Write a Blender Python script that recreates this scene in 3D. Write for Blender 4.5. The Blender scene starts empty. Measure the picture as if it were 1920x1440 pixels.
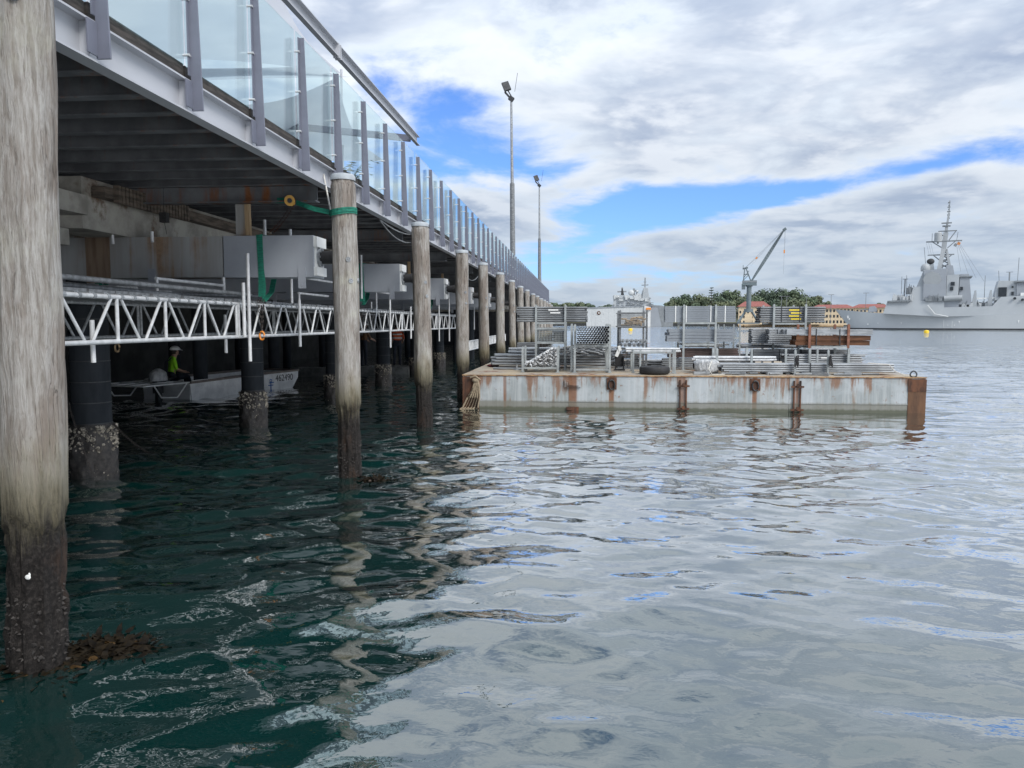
import bpy, math, random
import numpy as np
from mathutils import Vector, Matrix
random.seed(7)
R = math.radians
SC = bpy.context.scene
COL = SC.collection

# ------------------------------------------------------------------ camera
F, H, HZ, VPX = 1450.0, 2.15, 606.0, 1090.0       # focal length in photo pixels, eye height, horizon row, wharf vanishing column
PIT = math.atan((720 - HZ) / F)
YAW = math.atan((VPX - 960) / F * math.cos(PIT))
cam = bpy.data.cameras.new('camera')
cam.sensor_width = 36.0
cam.lens = 36.0 * F / 1920.0
cam.clip_start, cam.clip_end = 0.05, 9000
co = bpy.data.objects.new('camera', cam)
COL.objects.link(co)
co.location = (0, 0, H)
co.rotation_euler = (R(90) - PIT, 0, YAW)
SC.camera = co

def ray(px, py):
    u, v = (px - 960) / F, (720 - py) / F
    s, c, sp, cp = math.sin(YAW), math.cos(YAW), math.sin(PIT), math.cos(PIT)
    return (-s * cp + u * c - v * s * sp, c * cp + u * s + v * c * sp, -sp + v * cp)
def atX(px, py, X): d = ray(px, py); t = X / d[0]; return (X, t * d[1], H + t * d[2])
def atY(px, py, Y): d = ray(px, py); t = Y / d[1]; return (t * d[0], Y, H + t * d[2])
def atZ(px, py, Z=0.0): d = ray(px, py); t = (Z - H) / d[2]; return (t * d[0], t * d[1], Z)

# ------------------------------------------------------------------ light
SUN_EL, SUN_AZ = R(42), R(138)                     # azimuth clockwise from +Y (the wharf's direction)
sun = bpy.data.lights.new('sun', 'SUN')
sun.energy = 2.1
sun.angle = R(24)
sun.color = (1.0, 0.96, 0.9)
so = bpy.data.objects.new('sun', sun)
COL.objects.link(so)
sd = Vector((math.sin(SUN_AZ) * math.cos(SUN_EL), math.cos(SUN_AZ) * math.cos(SUN_EL), math.sin(SUN_EL)))
so.rotation_euler = sd.to_track_quat('Z', 'Y').to_euler()
so.location = (40, -40, 60)
SC.view_settings.view_transform = 'Standard'
SC.view_settings.look = 'None'
SC.view_settings.gamma = 1.0
SC.view_settings.exposure = 0.55
SC.cycles.max_bounces = 8
SC.cycles.transparent_max_bounces = 24
SC.cycles.caustics_reflective = True          # skylight thrown up by the water reaches the underside of the wharf
SC.cycles.blur_glossy = 1.0
SC.cycles.caustics_refractive = False
SC.cycles.sample_clamp_indirect = 4.0

class NT:
    """small wrapper that adds nodes and links"""
    def __init__(s, tree): s.t = tree; s.t.nodes.clear()
    def n(s, typ, ins=None, **attr):
        nd = s.t.nodes.new(typ)
        for k, v in attr.items(): setattr(nd, k, v)
        for k, v in (ins or {}).items():
            sock = nd.inputs[k]
            if isinstance(v, bpy.types.NodeSocket): s.t.links.new(v, sock)
            else: sock.default_value = v
        return nd
    def m(s, op, a, b=0.0, c=0.0, clamp=False):
        nd = s.t.nodes.new('ShaderNodeMath'); nd.operation = op; nd.use_clamp = clamp
        for i, v in enumerate((a, b, c)):
            if isinstance(v, bpy.types.NodeSocket): s.t.links.new(v, nd.inputs[i])
            else: nd.inputs[i].default_value = v
        return nd.outputs[0]
    def vm(s, op, a, b=(0, 0, 0)):
        nd = s.t.nodes.new('ShaderNodeVectorMath'); nd.operation = op
        for i, v in enumerate((a, b)):
            if isinstance(v, bpy.types.NodeSocket): s.t.links.new(v, nd.inputs[i])
            else: nd.inputs[i].default_value = v
        return nd.outputs[0]
    def smooth(s, x, a, b, lo=0.0, hi=1.0):
        nd = s.t.nodes.new('ShaderNodeMapRange'); nd.interpolation_type = 'SMOOTHSTEP'
        s.t.links.new(x, nd.inputs[0])
        for i, v in enumerate((a, b, lo, hi)): nd.inputs[i + 1].default_value = v
        return nd.outputs[0]
    def mix(s, fac, a, b, blend='MIX'):
        nd = s.t.nodes.new('ShaderNodeMix'); nd.data_type = 'RGBA'; nd.blend_type = blend
        for i, v in ((0, fac), (6, a), (7, b)):
            if isinstance(v, bpy.types.NodeSocket): s.t.links.new(v, nd.inputs[i])
            else: nd.inputs[i].default_value = v if i == 0 else (*v[:3], 1.0)
        return nd.outputs[2]
    def noise(s, vec, scale, detail=4.0, rough=0.55, dist=0.0):
        nd = s.n('ShaderNodeTexNoise', {'Vector': vec, 'Scale': scale, 'Detail': detail, 'Roughness': rough, 'Distortion': dist})
        return nd.outputs[0]

world = bpy.data.worlds.new('World')
SC.world = world
world.use_nodes = True
def build_world():
    w = NT(world.node_tree)
    tc = w.n('ShaderNodeTexCoord')
    d = w.vm('NORMALIZE', tc.outputs['Generated'])
    sep = w.n('ShaderNodeSeparateXYZ', {0: d})
    x, y, z = sep.outputs
    zc = w.m('MAXIMUM', z, 0.0)
    inv = w.m('DIVIDE', 1.0, w.m('ADD', zc, 0.16))
    p = w.n('ShaderNodeCombineXYZ', {0: w.m('MULTIPLY', x, inv), 1: w.m('MULTIPLY', y, inv), 2: 3.3}).outputs[0]
    sky = w.n('ShaderNodeTexSky', sky_type='NISHITA', sun_disc=False, sun_elevation=SUN_EL, sun_rotation=SUN_AZ,
              altitude=10, air_density=1.0, dust_density=0.6, ozone_density=2.0)
    blue = w.mix(1.0, sky.outputs[0], (0.058, 0.082, 0.130), 'MULTIPLY')
    big = w.noise(p, 0.62, 3.0, 0.5, 0.3)
    fine = w.noise(p, 2.3, 8.0, 0.58, 0.25)
    ps = w.vm('ADD', p, (sd.x * 0.16, sd.y * 0.16, 0.05))
    fine2 = w.noise(ps, 2.3, 5.0, 0.55, 0.25)
    cov = w.m('ADD', w.m('ADD', w.m('MULTIPLY', big, 0.55), w.m('MULTIPLY', fine, 0.66)), -0.005)
    # openings and added fills in the cloud deck: azimuth, elevation, half widths (degrees), depth
    az = w.m('ARCTAN2', x, y)
    el = w.m('ARCSINE', z)
    for px, py, sx, sy, dep in ((850, 186, 110, 32, .17), (910, 280, 210, 115, .155), (1040, 135, 60, 26, .10), (700, 150, 60, 50, .08), (985, 30, 110, 45, -.10),
                                (1040, 505, 130, 34, .18), (1100, 440, 110, 48, .20), (1200, 392, 120, 44, .24), (1330, 385, 130, 36, .24), (1455, 368, 100, 20, .18), (1570, 345, 120, 15, .15), (1710, 314, 120, 15, .15), (1850, 284, 120, 22, .20),
                                (1400, 250, 330, 80, -.06), (1650, 440, 300, 60, -.04), (930, -360, 520, 330, -.06)):  # last entry: unseen cloud added overhead, evens the sky mirrored in the water
        r0 = Vector(ray(px, py)).normalized()
        a0, e0 = math.atan2(r0.x, r0.y), math.asin(r0.z)
        da = w.m('DIVIDE', w.m('SUBTRACT', az, a0), sx / F)
        de = w.m('DIVIDE', w.m('SUBTRACT', el, e0), sy / F)
        q = w.m('ADD', w.m('MULTIPLY', da, da), w.m('MULTIPLY', de, de))
        g = w.m('MULTIPLY', w.m('EXPONENT', w.m('MULTIPLY', q, -1.0)), dep)
        cov = w.m('SUBTRACT', cov, g)
    alpha = w.smooth(cov, 0.375, 0.555)
    thick = w.smooth(cov, 0.49, 0.70)
    lit = w.smooth(w.m('SUBTRACT', fine, fine2), -0.08, 0.13)
    cl = w.mix(thick, (0.59, 0.64, 0.69), (0.285, 0.34, 0.44))
    cl = w.mix(w.m('MULTIPLY', lit, 0.72), cl, (0.67, 0.70, 0.73))
    hz = w.smooth(z, 0.0, 0.22, 0.55, 0.0)
    cl = w.mix(hz, cl, (0.40, 0.49, 0.60))
    # an overcast sky grows steadily brighter from the horizon to the zenith
    lum = w.m('ADD', 0.74, w.m('MULTIPLY', zc, 1.15))
    cl = w.vm('MULTIPLY', cl, w.n('ShaderNodeCombineXYZ', {0: lum, 1: lum, 2: lum}).outputs[0])
    col = w.mix(w.m('MULTIPLY', alpha, 0.96), blue, cl)
    bg = w.n('ShaderNodeBackground', {'Color': col, 'Strength': 1.0})
    w.n('ShaderNodeOutputWorld', {'Surface': bg.outputs[0]})
build_world()

# ------------------------------------------------------------------ helpers
OFF = {}
def tag(o, label=None, cat=None, group=None, kind=None):
    if label: o['label'] = label
    if cat: o['category'] = cat
    if group: o['group'] = group
    if kind: o['kind'] = kind
    return o
def thing(name, label, cat, loc=(0, 0, 0), rz=0.0, group=None, local=False):
    """an Empty at a thing's base; its parts are given in world coordinates unless local"""
    o = bpy.data.objects.new(name, None)
    o.empty_display_size = 0.2
    COL.objects.link(o)
    o.location = loc
    o.rotation_euler = (0, 0, rz)
    OFF[o.name] = (0, 0, 0) if local else tuple(loc)
    return tag(o, label, cat, group)
def copy_tree(o, parent=None, loc=None):
    c = o.copy(); COL.objects.link(c); c.parent = parent
    if loc is not None: c.location = loc
    for ch in o.children: copy_tree(ch, c)
    return c
def place(name, mesh, parent, loc=(0, 0, 0), rot=None, scale=None):
    """another object that shares a mesh; loc is in the parent's own frame"""
    o = bpy.data.objects.new(name, mesh); COL.objects.link(o); o.parent = parent; o.location = loc
    if rot: o.rotation_euler = rot
    if scale: o.scale = scale
    return o

class MB:
    """collects shapes; build() links them as ONE mesh object"""
    def __init__(s): s.v = []; s.f = []; s.inner = []
    def add(s, vs, fs):
        b = len(s.v); s.v += [tuple(p) for p in vs]; s.f += [tuple(i + b for i in f) for f in fs]; return s
    def box(s, x0, x1, y0, y1, z0, z1):
        return s.add([(x0, y0, z0), (x1, y0, z0), (x1, y1, z0), (x0, y1, z0), (x0, y0, z1), (x1, y0, z1), (x1, y1, z1), (x0, y1, z1)],
                     [(0, 3, 2, 1), (4, 5, 6, 7), (0, 1, 5, 4), (1, 2, 6, 5), (2, 3, 7, 6), (3, 0, 4, 7)])
    def obox(s, c, size, rot=(0, 0, 0)):
        from mathutils import Euler
        m = Euler(rot).to_matrix()
        hx, hy, hz = size[0] / 2, size[1] / 2, size[2] / 2
        vs = [Vector(c) + m @ Vector((i * hx, j * hy, k * hz)) for k in (-1, 1) for i, j in ((-1, -1), (1, -1), (1, 1), (-1, 1))]
        return s.add(vs, [(0, 3, 2, 1), (4, 5, 6, 7), (0, 1, 5, 4), (1, 2, 6, 5), (2, 3, 7, 6), (3, 0, 4, 7)])
    def beam(s, a, b, w, h):
        """rectangular bar from a to b"""
        a, b = Vector(a), Vector(b); d = (b - a).normalized()
        up = Vector((0, 0, 1)) if abs(d.z) < .95 else Vector((0, 1, 0))
        r = d.cross(up).normalized() * w / 2; u = r.cross(d).normalized() * h / 2
        return s.add([a - r - u, a + r - u, a + r + u, a - r + u, b - r - u, b + r - u, b + r + u, b - r + u],
                     [(0, 3, 2, 1), (4, 5, 6, 7), (0, 1, 5, 4), (1, 2, 6, 5), (2, 3, 7, 6), (3, 0, 4, 7)])
    def tube(s, a, b, r, n=8, r2=None, caps=True, ri=None):
        a, b = Vector(a), Vector(b); d = (b - a).normalized(); r2 = r if r2 is None else r2
        up = Vector((0, 0, 1)) if abs(d.z) < .95 else Vector((1, 0, 0))
        p = d.cross(up).normalized(); q = d.cross(p)
        ring = lambda c, rr: [c + (p * math.cos(t) + q * math.sin(t)) * rr for t in (2 * math.pi * i / n for i in range(n))]
        if ri is None:
            fs = [(i, (i + 1) % n, n + (i + 1) % n, n + i) for i in range(n)]
            if caps: fs += [tuple(range(n))[::-1], tuple(range(n, 2 * n))]
            return s.add(ring(a, r) + ring(b, r2), fs)
        fs = []; s.inner += range(len(s.f) + 2 * n, len(s.f) + 3 * n)
        for k, (o1, o2) in enumerate(((0, n), (n, 2 * n), (2 * n, 3 * n), (3 * n, 0))):
            fs += [(o1 + i, o1 + (i + 1) % n, o2 + (i + 1) % n, o2 + i) for i in range(n)]
        return s.add(ring(a, r) + ring(b, r) + ring(b, ri) + ring(a, ri), fs)
    def path(s, pts, r, n=6):
        pts = [Vector(p) for p in pts]; vs = []; fs = []
        for k, c in enumerate(pts):
            d = (pts[min(k + 1, len(pts) - 1)] - pts[max(k - 1, 0)]).normalized()
            up = Vector((0, 0, 1)) if abs(d.z) < .9 else Vector((1, 0, 0))
            p = d.cross(up).normalized(); q = d.cross(p)
            rr = r[k] if isinstance(r, (list, tuple)) else r
            vs += [c + (p * math.cos(2 * math.pi * i / n) + q * math.sin(2 * math.pi * i / n)) * rr for i in range(n)]
            if k: fs += [((k - 1) * n + i, (k - 1) * n + (i + 1) % n, k * n + (i + 1) % n, k * n + i) for i in range(n)]
        fs += [tuple(range(n))[::-1], tuple(range((len(pts) - 1) * n, len(pts) * n))]
        return s.add(vs, fs)
    def strip(s, pts, w, t=0.006):
        """flat webbing along pts; w is the width vector"""
        w = Vector(w) / 2; vs = []; fs = []
        for k, c in enumerate(pts):
            c = Vector(c); d = (Vector(pts[min(k + 1, len(pts) - 1)]) - Vector(pts[max(k - 1, 0)])).normalized()
            nn = d.cross(w).normalized() * t / 2
            vs += [c - w - nn, c + w - nn, c + w + nn, c - w + nn]
            if k: fs += [((k - 1) * 4 + i, (k - 1) * 4 + (i + 1) % 4, k * 4 + (i + 1) % 4, k * 4 + i) for i in range(4)]
        e = (len(pts) - 1) * 4
        return s.add(vs, fs + [(3, 2, 1, 0), (e, e + 1, e + 2, e + 3)])
    def prism(s, poly, y0, y1, shrink=0.0, axis='y'):
        """polygon in (x, z) pushed along y; shrink pulls the two end faces in"""
        n = len(poly); cx = sum(p[0] for p in poly) / n; cz = sum(p[1] for p in poly) / n
        vs = [(p[0], y0, p[1]) for p in poly] + [(p[0], y1, p[1]) for p in poly]
        if axis == 'x': vs = [(v[1], v[0], v[2]) for v in vs]
        fs = [tuple(range(n)), tuple(range(n, 2 * n))[::-1]] + [(i, n + i, n + (i + 1) % n, (i + 1) % n) for i in range(n)]
        return s.add(vs, fs)
    def lathe(s, prof, c=(0, 0, 0), n=16):
        vs = [(c[0] + r * math.cos(2 * math.pi * i / n), c[1] + r * math.sin(2 * math.pi * i / n), c[2] + z) for r, z in prof for i in range(n)]
        m = len(prof)
        fs = [(k * n + i, k * n + (i + 1) % n, (k + 1) * n + (i + 1) % n, (k + 1) * n + i) for k in range(m - 1) for i in range(n)]
        return s.add(vs, fs + [tuple(range(n))[::-1], tuple(range((m - 1) * n, m * n))])
    def grid(s, fn, nu, nv):
        vs = [fn(i / nu, j / nv) for j in range(nv + 1) for i in range(nu + 1)]
        return s.add(vs, [(j * (nu + 1) + i, j * (nu + 1) + i + 1, (j + 1) * (nu + 1) + i + 1, (j + 1) * (nu + 1) + i) for j in range(nv) for i in range(nu)])
    def ball(s, c, r, n=10, m=6, sq=(1, 1, 1)):
        prof = [(r * math.sin(math.pi * k / m) + 1e-4, -r * math.cos(math.pi * k / m)) for k in range(m + 1)]
        vs = [(c[0] + rr * math.cos(2 * math.pi * i / n) * sq[0], c[1] + rr * math.sin(2 * math.pi * i / n) * sq[1], c[2] + z * sq[2]) for rr, z in prof for i in range(n)]
        return s.add(vs, [(k * n + i, k * n + (i + 1) % n, (k + 1) * n + (i + 1) % n, (k + 1) * n + i) for k in range(m) for i in range(n)])
    def mesh(s, name, mat, off=(0, 0, 0), smooth=False):
        me = bpy.data.meshes.new(name)
        me.from_pydata([(p[0] - off[0], p[1] - off[1], p[2] - off[2]) for p in s.v], [], s.f)
        import bmesh
        bm = bmesh.new(); bm.from_mesh(me); bmesh.ops.recalc_face_normals(bm, faces=bm.faces); bm.to_mesh(me); bm.free()
        if mat: me.materials.append(mat)
        if s.inner:
            me.materials.append(M_bore_shade)
            for p in s.inner: me.polygons[p].material_index = 1
        if smooth:
            me.shade_smooth()
            me.set_sharp_from_angle(angle=R(38))
        return me
    def build(s, name, mat, parent=None, smooth=False, loc=None):
        """world coordinates in; loc is the origin of a top-level mesh"""
        off = OFF.get(parent.name, (0, 0, 0)) if parent else (loc or (0, 0, 0))
        o = bpy.data.objects.new(name, s.mesh(name, mat, off, smooth)); COL.objects.link(o)
        if parent: o.parent = parent; OFF[o.name] = off
        elif loc: o.location = loc
        return o

MATS = {}
def mat(name, c1, c2=None, scale=4.0, st=(1, 1, 1), rough=0.6, metal=0.0, bump=0.0, bscale=None, rust=0.0, rustst=(1, 1, .12), rustcol=(0.16, 0.06, 0.022), spec=0.5, contrast=(0.35, 0.65)):
    m = bpy.data.materials.new(name); m.use_nodes = True
    t = NT(m.node_tree)
    tc = t.n('ShaderNodeTexCoord').outputs['Object']
    c2 = c2 or tuple(x * 0.8 for x in c1)
    v = t.vm('MULTIPLY', tc, st)
    n1 = t.noise(v, scale, 6.0, 0.6)
    col = t.mix(t.smooth(n1, *contrast), c1, c2)
    rg = t.m('ADD', rough - 0.08, t.m('MULTIPLY', n1, 0.16))
    mt = metal
    if rust > 0:
        v2 = t.vm('MULTIPLY', tc, rustst)
        n2 = t.noise(v2, 5.0, 7.0, 0.65)
        n3 = t.noise(tc, 1.1, 3.0, 0.5)
        k = t.smooth(t.m('ADD', t.m('MULTIPLY', n2, 0.7), t.m('MULTIPLY', n3, 0.45)), 0.72 - rust * .35, 0.86 - rust * .35)
        rc = t.mix(t.noise(tc, 14.0, 5.0, .7), tuple(x * .45 for x in rustcol), tuple(min(1, x * 1.7) for x in rustcol))
        col = t.mix(k, col, rc)
        rg = t.m('ADD', rg, t.m('MULTIPLY', k, 0.2), clamp=True)
        if metal: mt = t.m('MULTIPLY', t.m('SUBTRACT', 1.0, k), metal)
    ins = {'Base Color': col, 'Roughness': rg, 'Metallic': mt, 'Specular IOR Level': spec}
    if bump:
        nb = t.noise(v, bscale or scale * 3, 6.0, 0.65)
        ins['Normal'] = t.n('ShaderNodeBump', {'Height': nb, 'Strength': bump, 'Distance': 0.02}).outputs[0]
    b = t.n('ShaderNodeBsdfPrincipled', ins)
    t.n('ShaderNodeOutputMaterial', {'Surface': b.outputs[0]})
    MATS[name] = m
    return m

M_fascia = mat('fascia_paint', (.42, .435, .475), (.37, .385, .42), 2.0, (1, .25, 1), .45, bump=.03)
M_post = mat('post_paint', (.145, .155, .20), (.125, .135, .175), 3.0, rough=.4)
M_joist = mat('joist_steel', (.13, .138, .15), (.08, .086, .095), 2.5, (1, .3, 1), .7, rust=.25)
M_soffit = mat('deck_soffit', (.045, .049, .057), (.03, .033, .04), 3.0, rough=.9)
M_edge = mat('deck_edge_timber', (.06, .052, .047), (.018, .016, .015), 9.0, (.4, .4, 3), .9, bump=.5)
M_conc = mat('old_concrete', (.40, .39, .355), (.23, .222, .20), 1.8, rough=.92, bump=.35, rust=.32, rustst=(.5, .5, .5), rustcol=(.10, .055, .03))
M_box = mat('box_beam_paint', (.30, .325, .365), (.265, .285, .325), 1.5, rough=.5, bump=.03)
M_boxrust = mat('box_beam_stained', (.32, .335, .35), (.25, .245, .235), 2.2, (1, 1, .12), .55, rust=.40, rustst=(.8, .3, .03), rustcol=(.22, .15, .10))
M_white = mat('pale_galvanised', (.60, .615, .63), (.45, .46, .475), 6.0, rough=.45, metal=.1)
M_alu = mat('truss_aluminium', (.60, .615, .63), (.44, .455, .47), 9.0, rough=.45, metal=.15)
M_galv = mat('galvanised_tube', (.34, .36, .38), (.20, .213, .227), 5.0, (.5, 3, 3), .5, metal=.25)
M_galvd = mat('dull_galvanised', (.225, .238, .25), (.125, .133, .142), 5.0, (.5, 3, 3), .55, metal=.2)
M_rack = mat('rack_steel', (.36, .39, .395), (.26, .28, .285), 5.0, rough=.55, metal=.15, rust=.12)
M_plank = mat('steel_plank', (.245, .27, .30), (.19, .21, .235), 3.0, (.4, 2, 2), .5, metal=.2)
M_rustbeam = mat('rusty_beam', (.17, .075, .035), (.075, .035, .02), 4.0, (.3, 2, 2), .85, bump=.3)
M_rustpost = mat('rust_red_post', (.26, .11, .07), (.16, .07, .045), 6.0, rough=.75)
M_rust = mat('heavy_rust', (.13, .055, .028), (.035, .02, .016), 5.0, (1, 1, .35), .9, bump=.5)
M_black = mat('black_rubber', (.022, .022, .025), (.012, .012, .013), 8.0, rough=.7, bump=.2)
M_dark = mat('dark_steel', (.05, .055, .06), (.03, .032, .036), 6.0, rough=.6, metal=.3)
M_green = mat('green_webbing', (.012, .20, .135), (.008, .12, .085), 12.0, (1, 1, 6), .75, bump=.2)
M_chain = mat('chain_steel', (.07, .06, .055), (.035, .03, .028), 20.0, rough=.6, metal=.6)
M_yellow = mat('yellow_paint', (.62, .34, .03), (.5, .26, .02), 6.0, rough=.45)
M_orange = mat('orange_hook', (.7, .24, .02), (.6, .2, .02), 6.0, rough=.45)
M_timber = mat('pale_timber', (.42, .31, .19), (.30, .21, .12), 4.0, (6, 6, .5), .8, bump=.2)
M_rope = mat('hemp_rope', (.33, .27, .19), (.2, .16, .11), 30.0, rough=.95, bump=.4)
M_wrope = mat('pale_rope', (.62, .61, .57), (.45, .44, .41), 30.0, rough=.9)
M_jack = mat('pile_jacket', (.030, .035, .042), (.016, .020, .025), 3.0, (1, 1, .3), .85, bump=.15, spec=.2)
M_barn = mat('barnacle_shell', (.46, .42, .35), (.06, .055, .05), 14.0, rough=.9, bump=.4)
M_crust = mat('pile_shell_crust', (.045, .04, .037), (.018, .016, .015), 30.0, rough=.85)
M_mussel = mat('mussel_shell', (.05, .045, .042), (.02, .019, .02), 20.0, rough=.6, bump=.4)
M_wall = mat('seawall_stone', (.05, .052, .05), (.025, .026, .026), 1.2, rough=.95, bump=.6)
M_cap = mat('pile_cap_plastic', (.38, .41, .44), (.30, .33, .36), 5.0, rough=.6)
M_boat = mat('boat_aluminium', (.78, .79, .79), (.60, .61, .62), 3.0, (1, .5, 1), .5)
M_boatin = mat('boat_trim', (.17, .135, .115), (.12, .10, .09), 6.0, rough=.6)
M_skin = mat('skin', (.42, .26, .19), (.36, .22, .16), 9.0, rough=.55)
M_hiviz = mat('hiviz_lime', (.34, .80, .03), (.28, .66, .02), 8.0, rough=.8)
M_hivo = mat('hiviz_orange', (.62, .12, .045), (.45, .085, .035), 8.0, rough=.8)
M_navy = mat('navy_cloth', (.02, .026, .042), (.012, .016, .026), 8.0, rough=.85)
M_refl = mat('reflective_tape', (.62, .62, .60), (.5, .5, .48), 8.0, rough=.4)
M_helm = mat('white_helmet', (.72, .73, .73), (.64, .65, .65), 4.0, rough=.3)
M_hair = mat('dark_hair', (.03, .022, .016), (.02, .015, .012), 20.0, rough=.8)
M_ship = mat('ship_grey', (.46, .48, .49), (.42, .44, .45), .12, (1, 1, .25), .55, contrast=(.3, .7))
M_shipm = mat('ship_fitting_grey', (.33, .35, .365), (.29, .31, .325), .3, rough=.55)
M_shipl = mat('ship_light_grey', (.36, .385, .405), (.32, .345, .365), .12, rough=.55)
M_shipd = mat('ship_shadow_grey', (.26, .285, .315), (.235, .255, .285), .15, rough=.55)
M_mast = mat('ship_mast_grey', (.21, .23, .245), (.17, .185, .2), .5, rough=.6)
M_boot = mat('boot_topping', (.03, .032, .036), None, 1.0, rough=.6)
M_pwhite = mat('white_paint', (.74, .75, .74), (.62, .63, .62), 1.0, rough=.5)
M_glassd = mat('dark_window', (.02, .024, .03), (.03, .035, .04), 1.0, rough=.15)
M_crane = mat('crane_steel', (.13, .165, .18), (.10, .125, .14), .3, rough=.6)
M_cream = mat('cream_render', (.62, .50, .34), (.54, .43, .29), .15, rough=.9)
M_redroof = mat('terracotta_roof', (.27, .095, .08), (.20, .07, .06), .6, (1, 1, 4), .85)
M_leaf = [mat('foliage_%s' % k, c, tuple(x * .5 for x in c), .35, rough=.85) for k, c in
          (('olive', (.15, .18, .105)), ('mid', (.12, .165, .095)), ('deep', (.095, .135, .09)), ('yellowish', (.16, .185, .10)))]
M_bark = mat('bark', (.09, .07, .055), None, 2.0, rough=.95)
M_kelp = mat('kelp_brown', (.020, .014, .007), (.006, .005, .004), 9.0, rough=.75, spec=.12)
M_kelpy = mat('kelp_amber', (.10, .055, .015), (.035, .02, .008), 9.0, rough=.3)
M_land = mat('headland_ground', (.09, .09, .06), (.06, .065, .04), .05, rough=.95)
M_plastic = mat('clear_wrap', (.50, .51, .52), (.30, .31, .32), 9.0, rough=.3, bump=.8)
M_label = mat('yellow_label', (.75, .58, .05), None, 5.0, rough=.6)
M_blue = mat('blue_mark', (.03, .13, .42), None, 5.0, rough=.5)
M_float = mat('float_plastic', (.20, .205, .2), (.11, .115, .11), 4.0, rough=.7, bump=.2)
M_bore_shade = mat('tube_bore_shade', (.012, .011, .011), (.02, .017, .015), 9.0, rough=.9)  # near-black: rusty inside, with the shade of a long bore painted in
M_tbl = mat('black_digits', (.02, .02, .022), None, 5.0, rough=.5)

def pile_material():
    """weathered grey hardwood above the tide line, wet black-brown growth below it"""
    m = bpy.data.materials.new('weathered_pile'); m.use_nodes = True
    t = NT(m.node_tree)
    tc = t.n('ShaderNodeTexCoord').outputs['Object']
    rnd = t.n('ShaderNodeObjectInfo').outputs['Random']
    vs = t.vm('ADD', tc, t.n('ShaderNodeCombineXYZ', {0: t.m('MULTIPLY', rnd, 30.0), 1: 0.0, 2: t.m('MULTIPLY', rnd, 17.0)}).outputs[0])
    z = t.n('ShaderNodeSeparateXYZ', {0: tc}).outputs[2]
    wob = t.vm('ADD', vs, t.vm('MULTIPLY', t.n('ShaderNodeTexNoise', {'Vector': vs, 'Scale': 3.0, 'Detail': 3.0}).outputs['Color'], (.06, .06, 0)))
    grain = t.noise(t.vm('MULTIPLY', wob, (16, 16, 1.3)), 2.2, 10.0, .74, .5)
    fineg = t.noise(t.vm('MULTIPLY', wob, (44, 44, 2.6)), 2.0, 7.0, .72)
    crack = t.noise(t.vm('MULTIPLY', wob, (26, 26, .42)), 1.0, 3.0, .5, .2)
    patch = t.noise(t.vm('MULTIPLY', vs, (2.2, 2.2, .8)), 1.6, 6.0, .65)
    col = t.mix(t.smooth(grain, .34, .64), (.20, .18, .16), (.375, .365, .35))
    col = t.mix(t.m('MULTIPLY', t.smooth(patch, .44, .62), .65), col, (.185, .15, .125))
    col = t.mix(t.m('MULTIPLY', t.smooth(t.noise(vs, 1.7, 5.0, .65), .54, .72), .35), col, (.43, .43, .35))
    col = t.mix(t.m('MULTIPLY', t.smooth(fineg, .55, .66), .55), col, (.10, .085, .075))
    line = t.m('SUBTRACT', 1.0, t.smooth(t.m('ABSOLUTE', t.m('SUBTRACT', crack, .5)), .004, .022))
    line = t.m('MULTIPLY', line, t.m('MULTIPLY', t.smooth(patch, .46, .60), .7))
    col = t.mix(t.m('MULTIPLY', line, .85), col, (.035, .03, .027))
    jag = t.m('ADD', z, t.m('MULTIPLY', t.m('SUBTRACT', grain, .5), -.95))
    jag = t.m('ADD', jag, t.m('MULTIPLY', t.m('SUBTRACT', patch, .5), -.5))
    algae = t.m('MULTIPLY', t.smooth(jag, 1.6, 1.0), .75)
    col = t.mix(algae, col, t.mix(fineg, (.25, .21, .12), (.12, .115, .06)))
    dark = t.smooth(jag, 1.36, .74)
    gr = t.noise(vs, 38.0, 6.0, .75)
    wet = t.mix(t.smooth(gr, .42, .72), (.012, .0105, .010), (.048, .042, .039))
    wet = t.mix(t.m('MULTIPLY', t.smooth(patch, .55, .7), .7), wet, (.06, .037, .026))
    col = t.mix(dark, col, wet)
    hgt = t.m('ADD', t.m('SUBTRACT', t.m('MULTIPLY', grain, .8), t.m('MULTIPLY', line, .5)), t.m('ADD', t.m('MULTIPLY', fineg, .5), t.m('MULTIPLY', t.m('MULTIPLY', gr, dark), 1.0)))
    nrm = t.n('ShaderNodeBump', {'Height': hgt, 'Strength': .8, 'Distance': .025}).outputs[0]
    b = t.n('ShaderNodeBsdfPrincipled', {'Base Color': col, 'Roughness': t.m('SUBTRACT', .9, t.m('MULTIPLY', dark, .15)), 'Specular IOR Level': .22, 'Normal': nrm})
    t.n('ShaderNodeOutputMaterial', {'Surface': b.outputs[0]})
    return m
M_pile = pile_material()
def sail_material():
    m = bpy.data.materials.new('shade_sail_cloth'); m.use_nodes = True
    t = NT(m.node_tree)
    tc = t.n('ShaderNodeTexCoord').outputs['Object']
    col = t.mix(t.noise(tc, .8, 4.0, .5), (.50, .52, .57), (.60, .62, .66))
    a = t.n('ShaderNodeBsdfDiffuse', {'Color': col}); c = t.n('ShaderNodeBsdfTranslucent', {'Color': col})
    t.n('ShaderNodeOutputMaterial', {'Surface': t.n('ShaderNodeMixShader', {0: .55, 1: a.outputs[0], 2: c.outputs[0]}).outputs[0]})
    return m
M_sail = sail_material()

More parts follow.
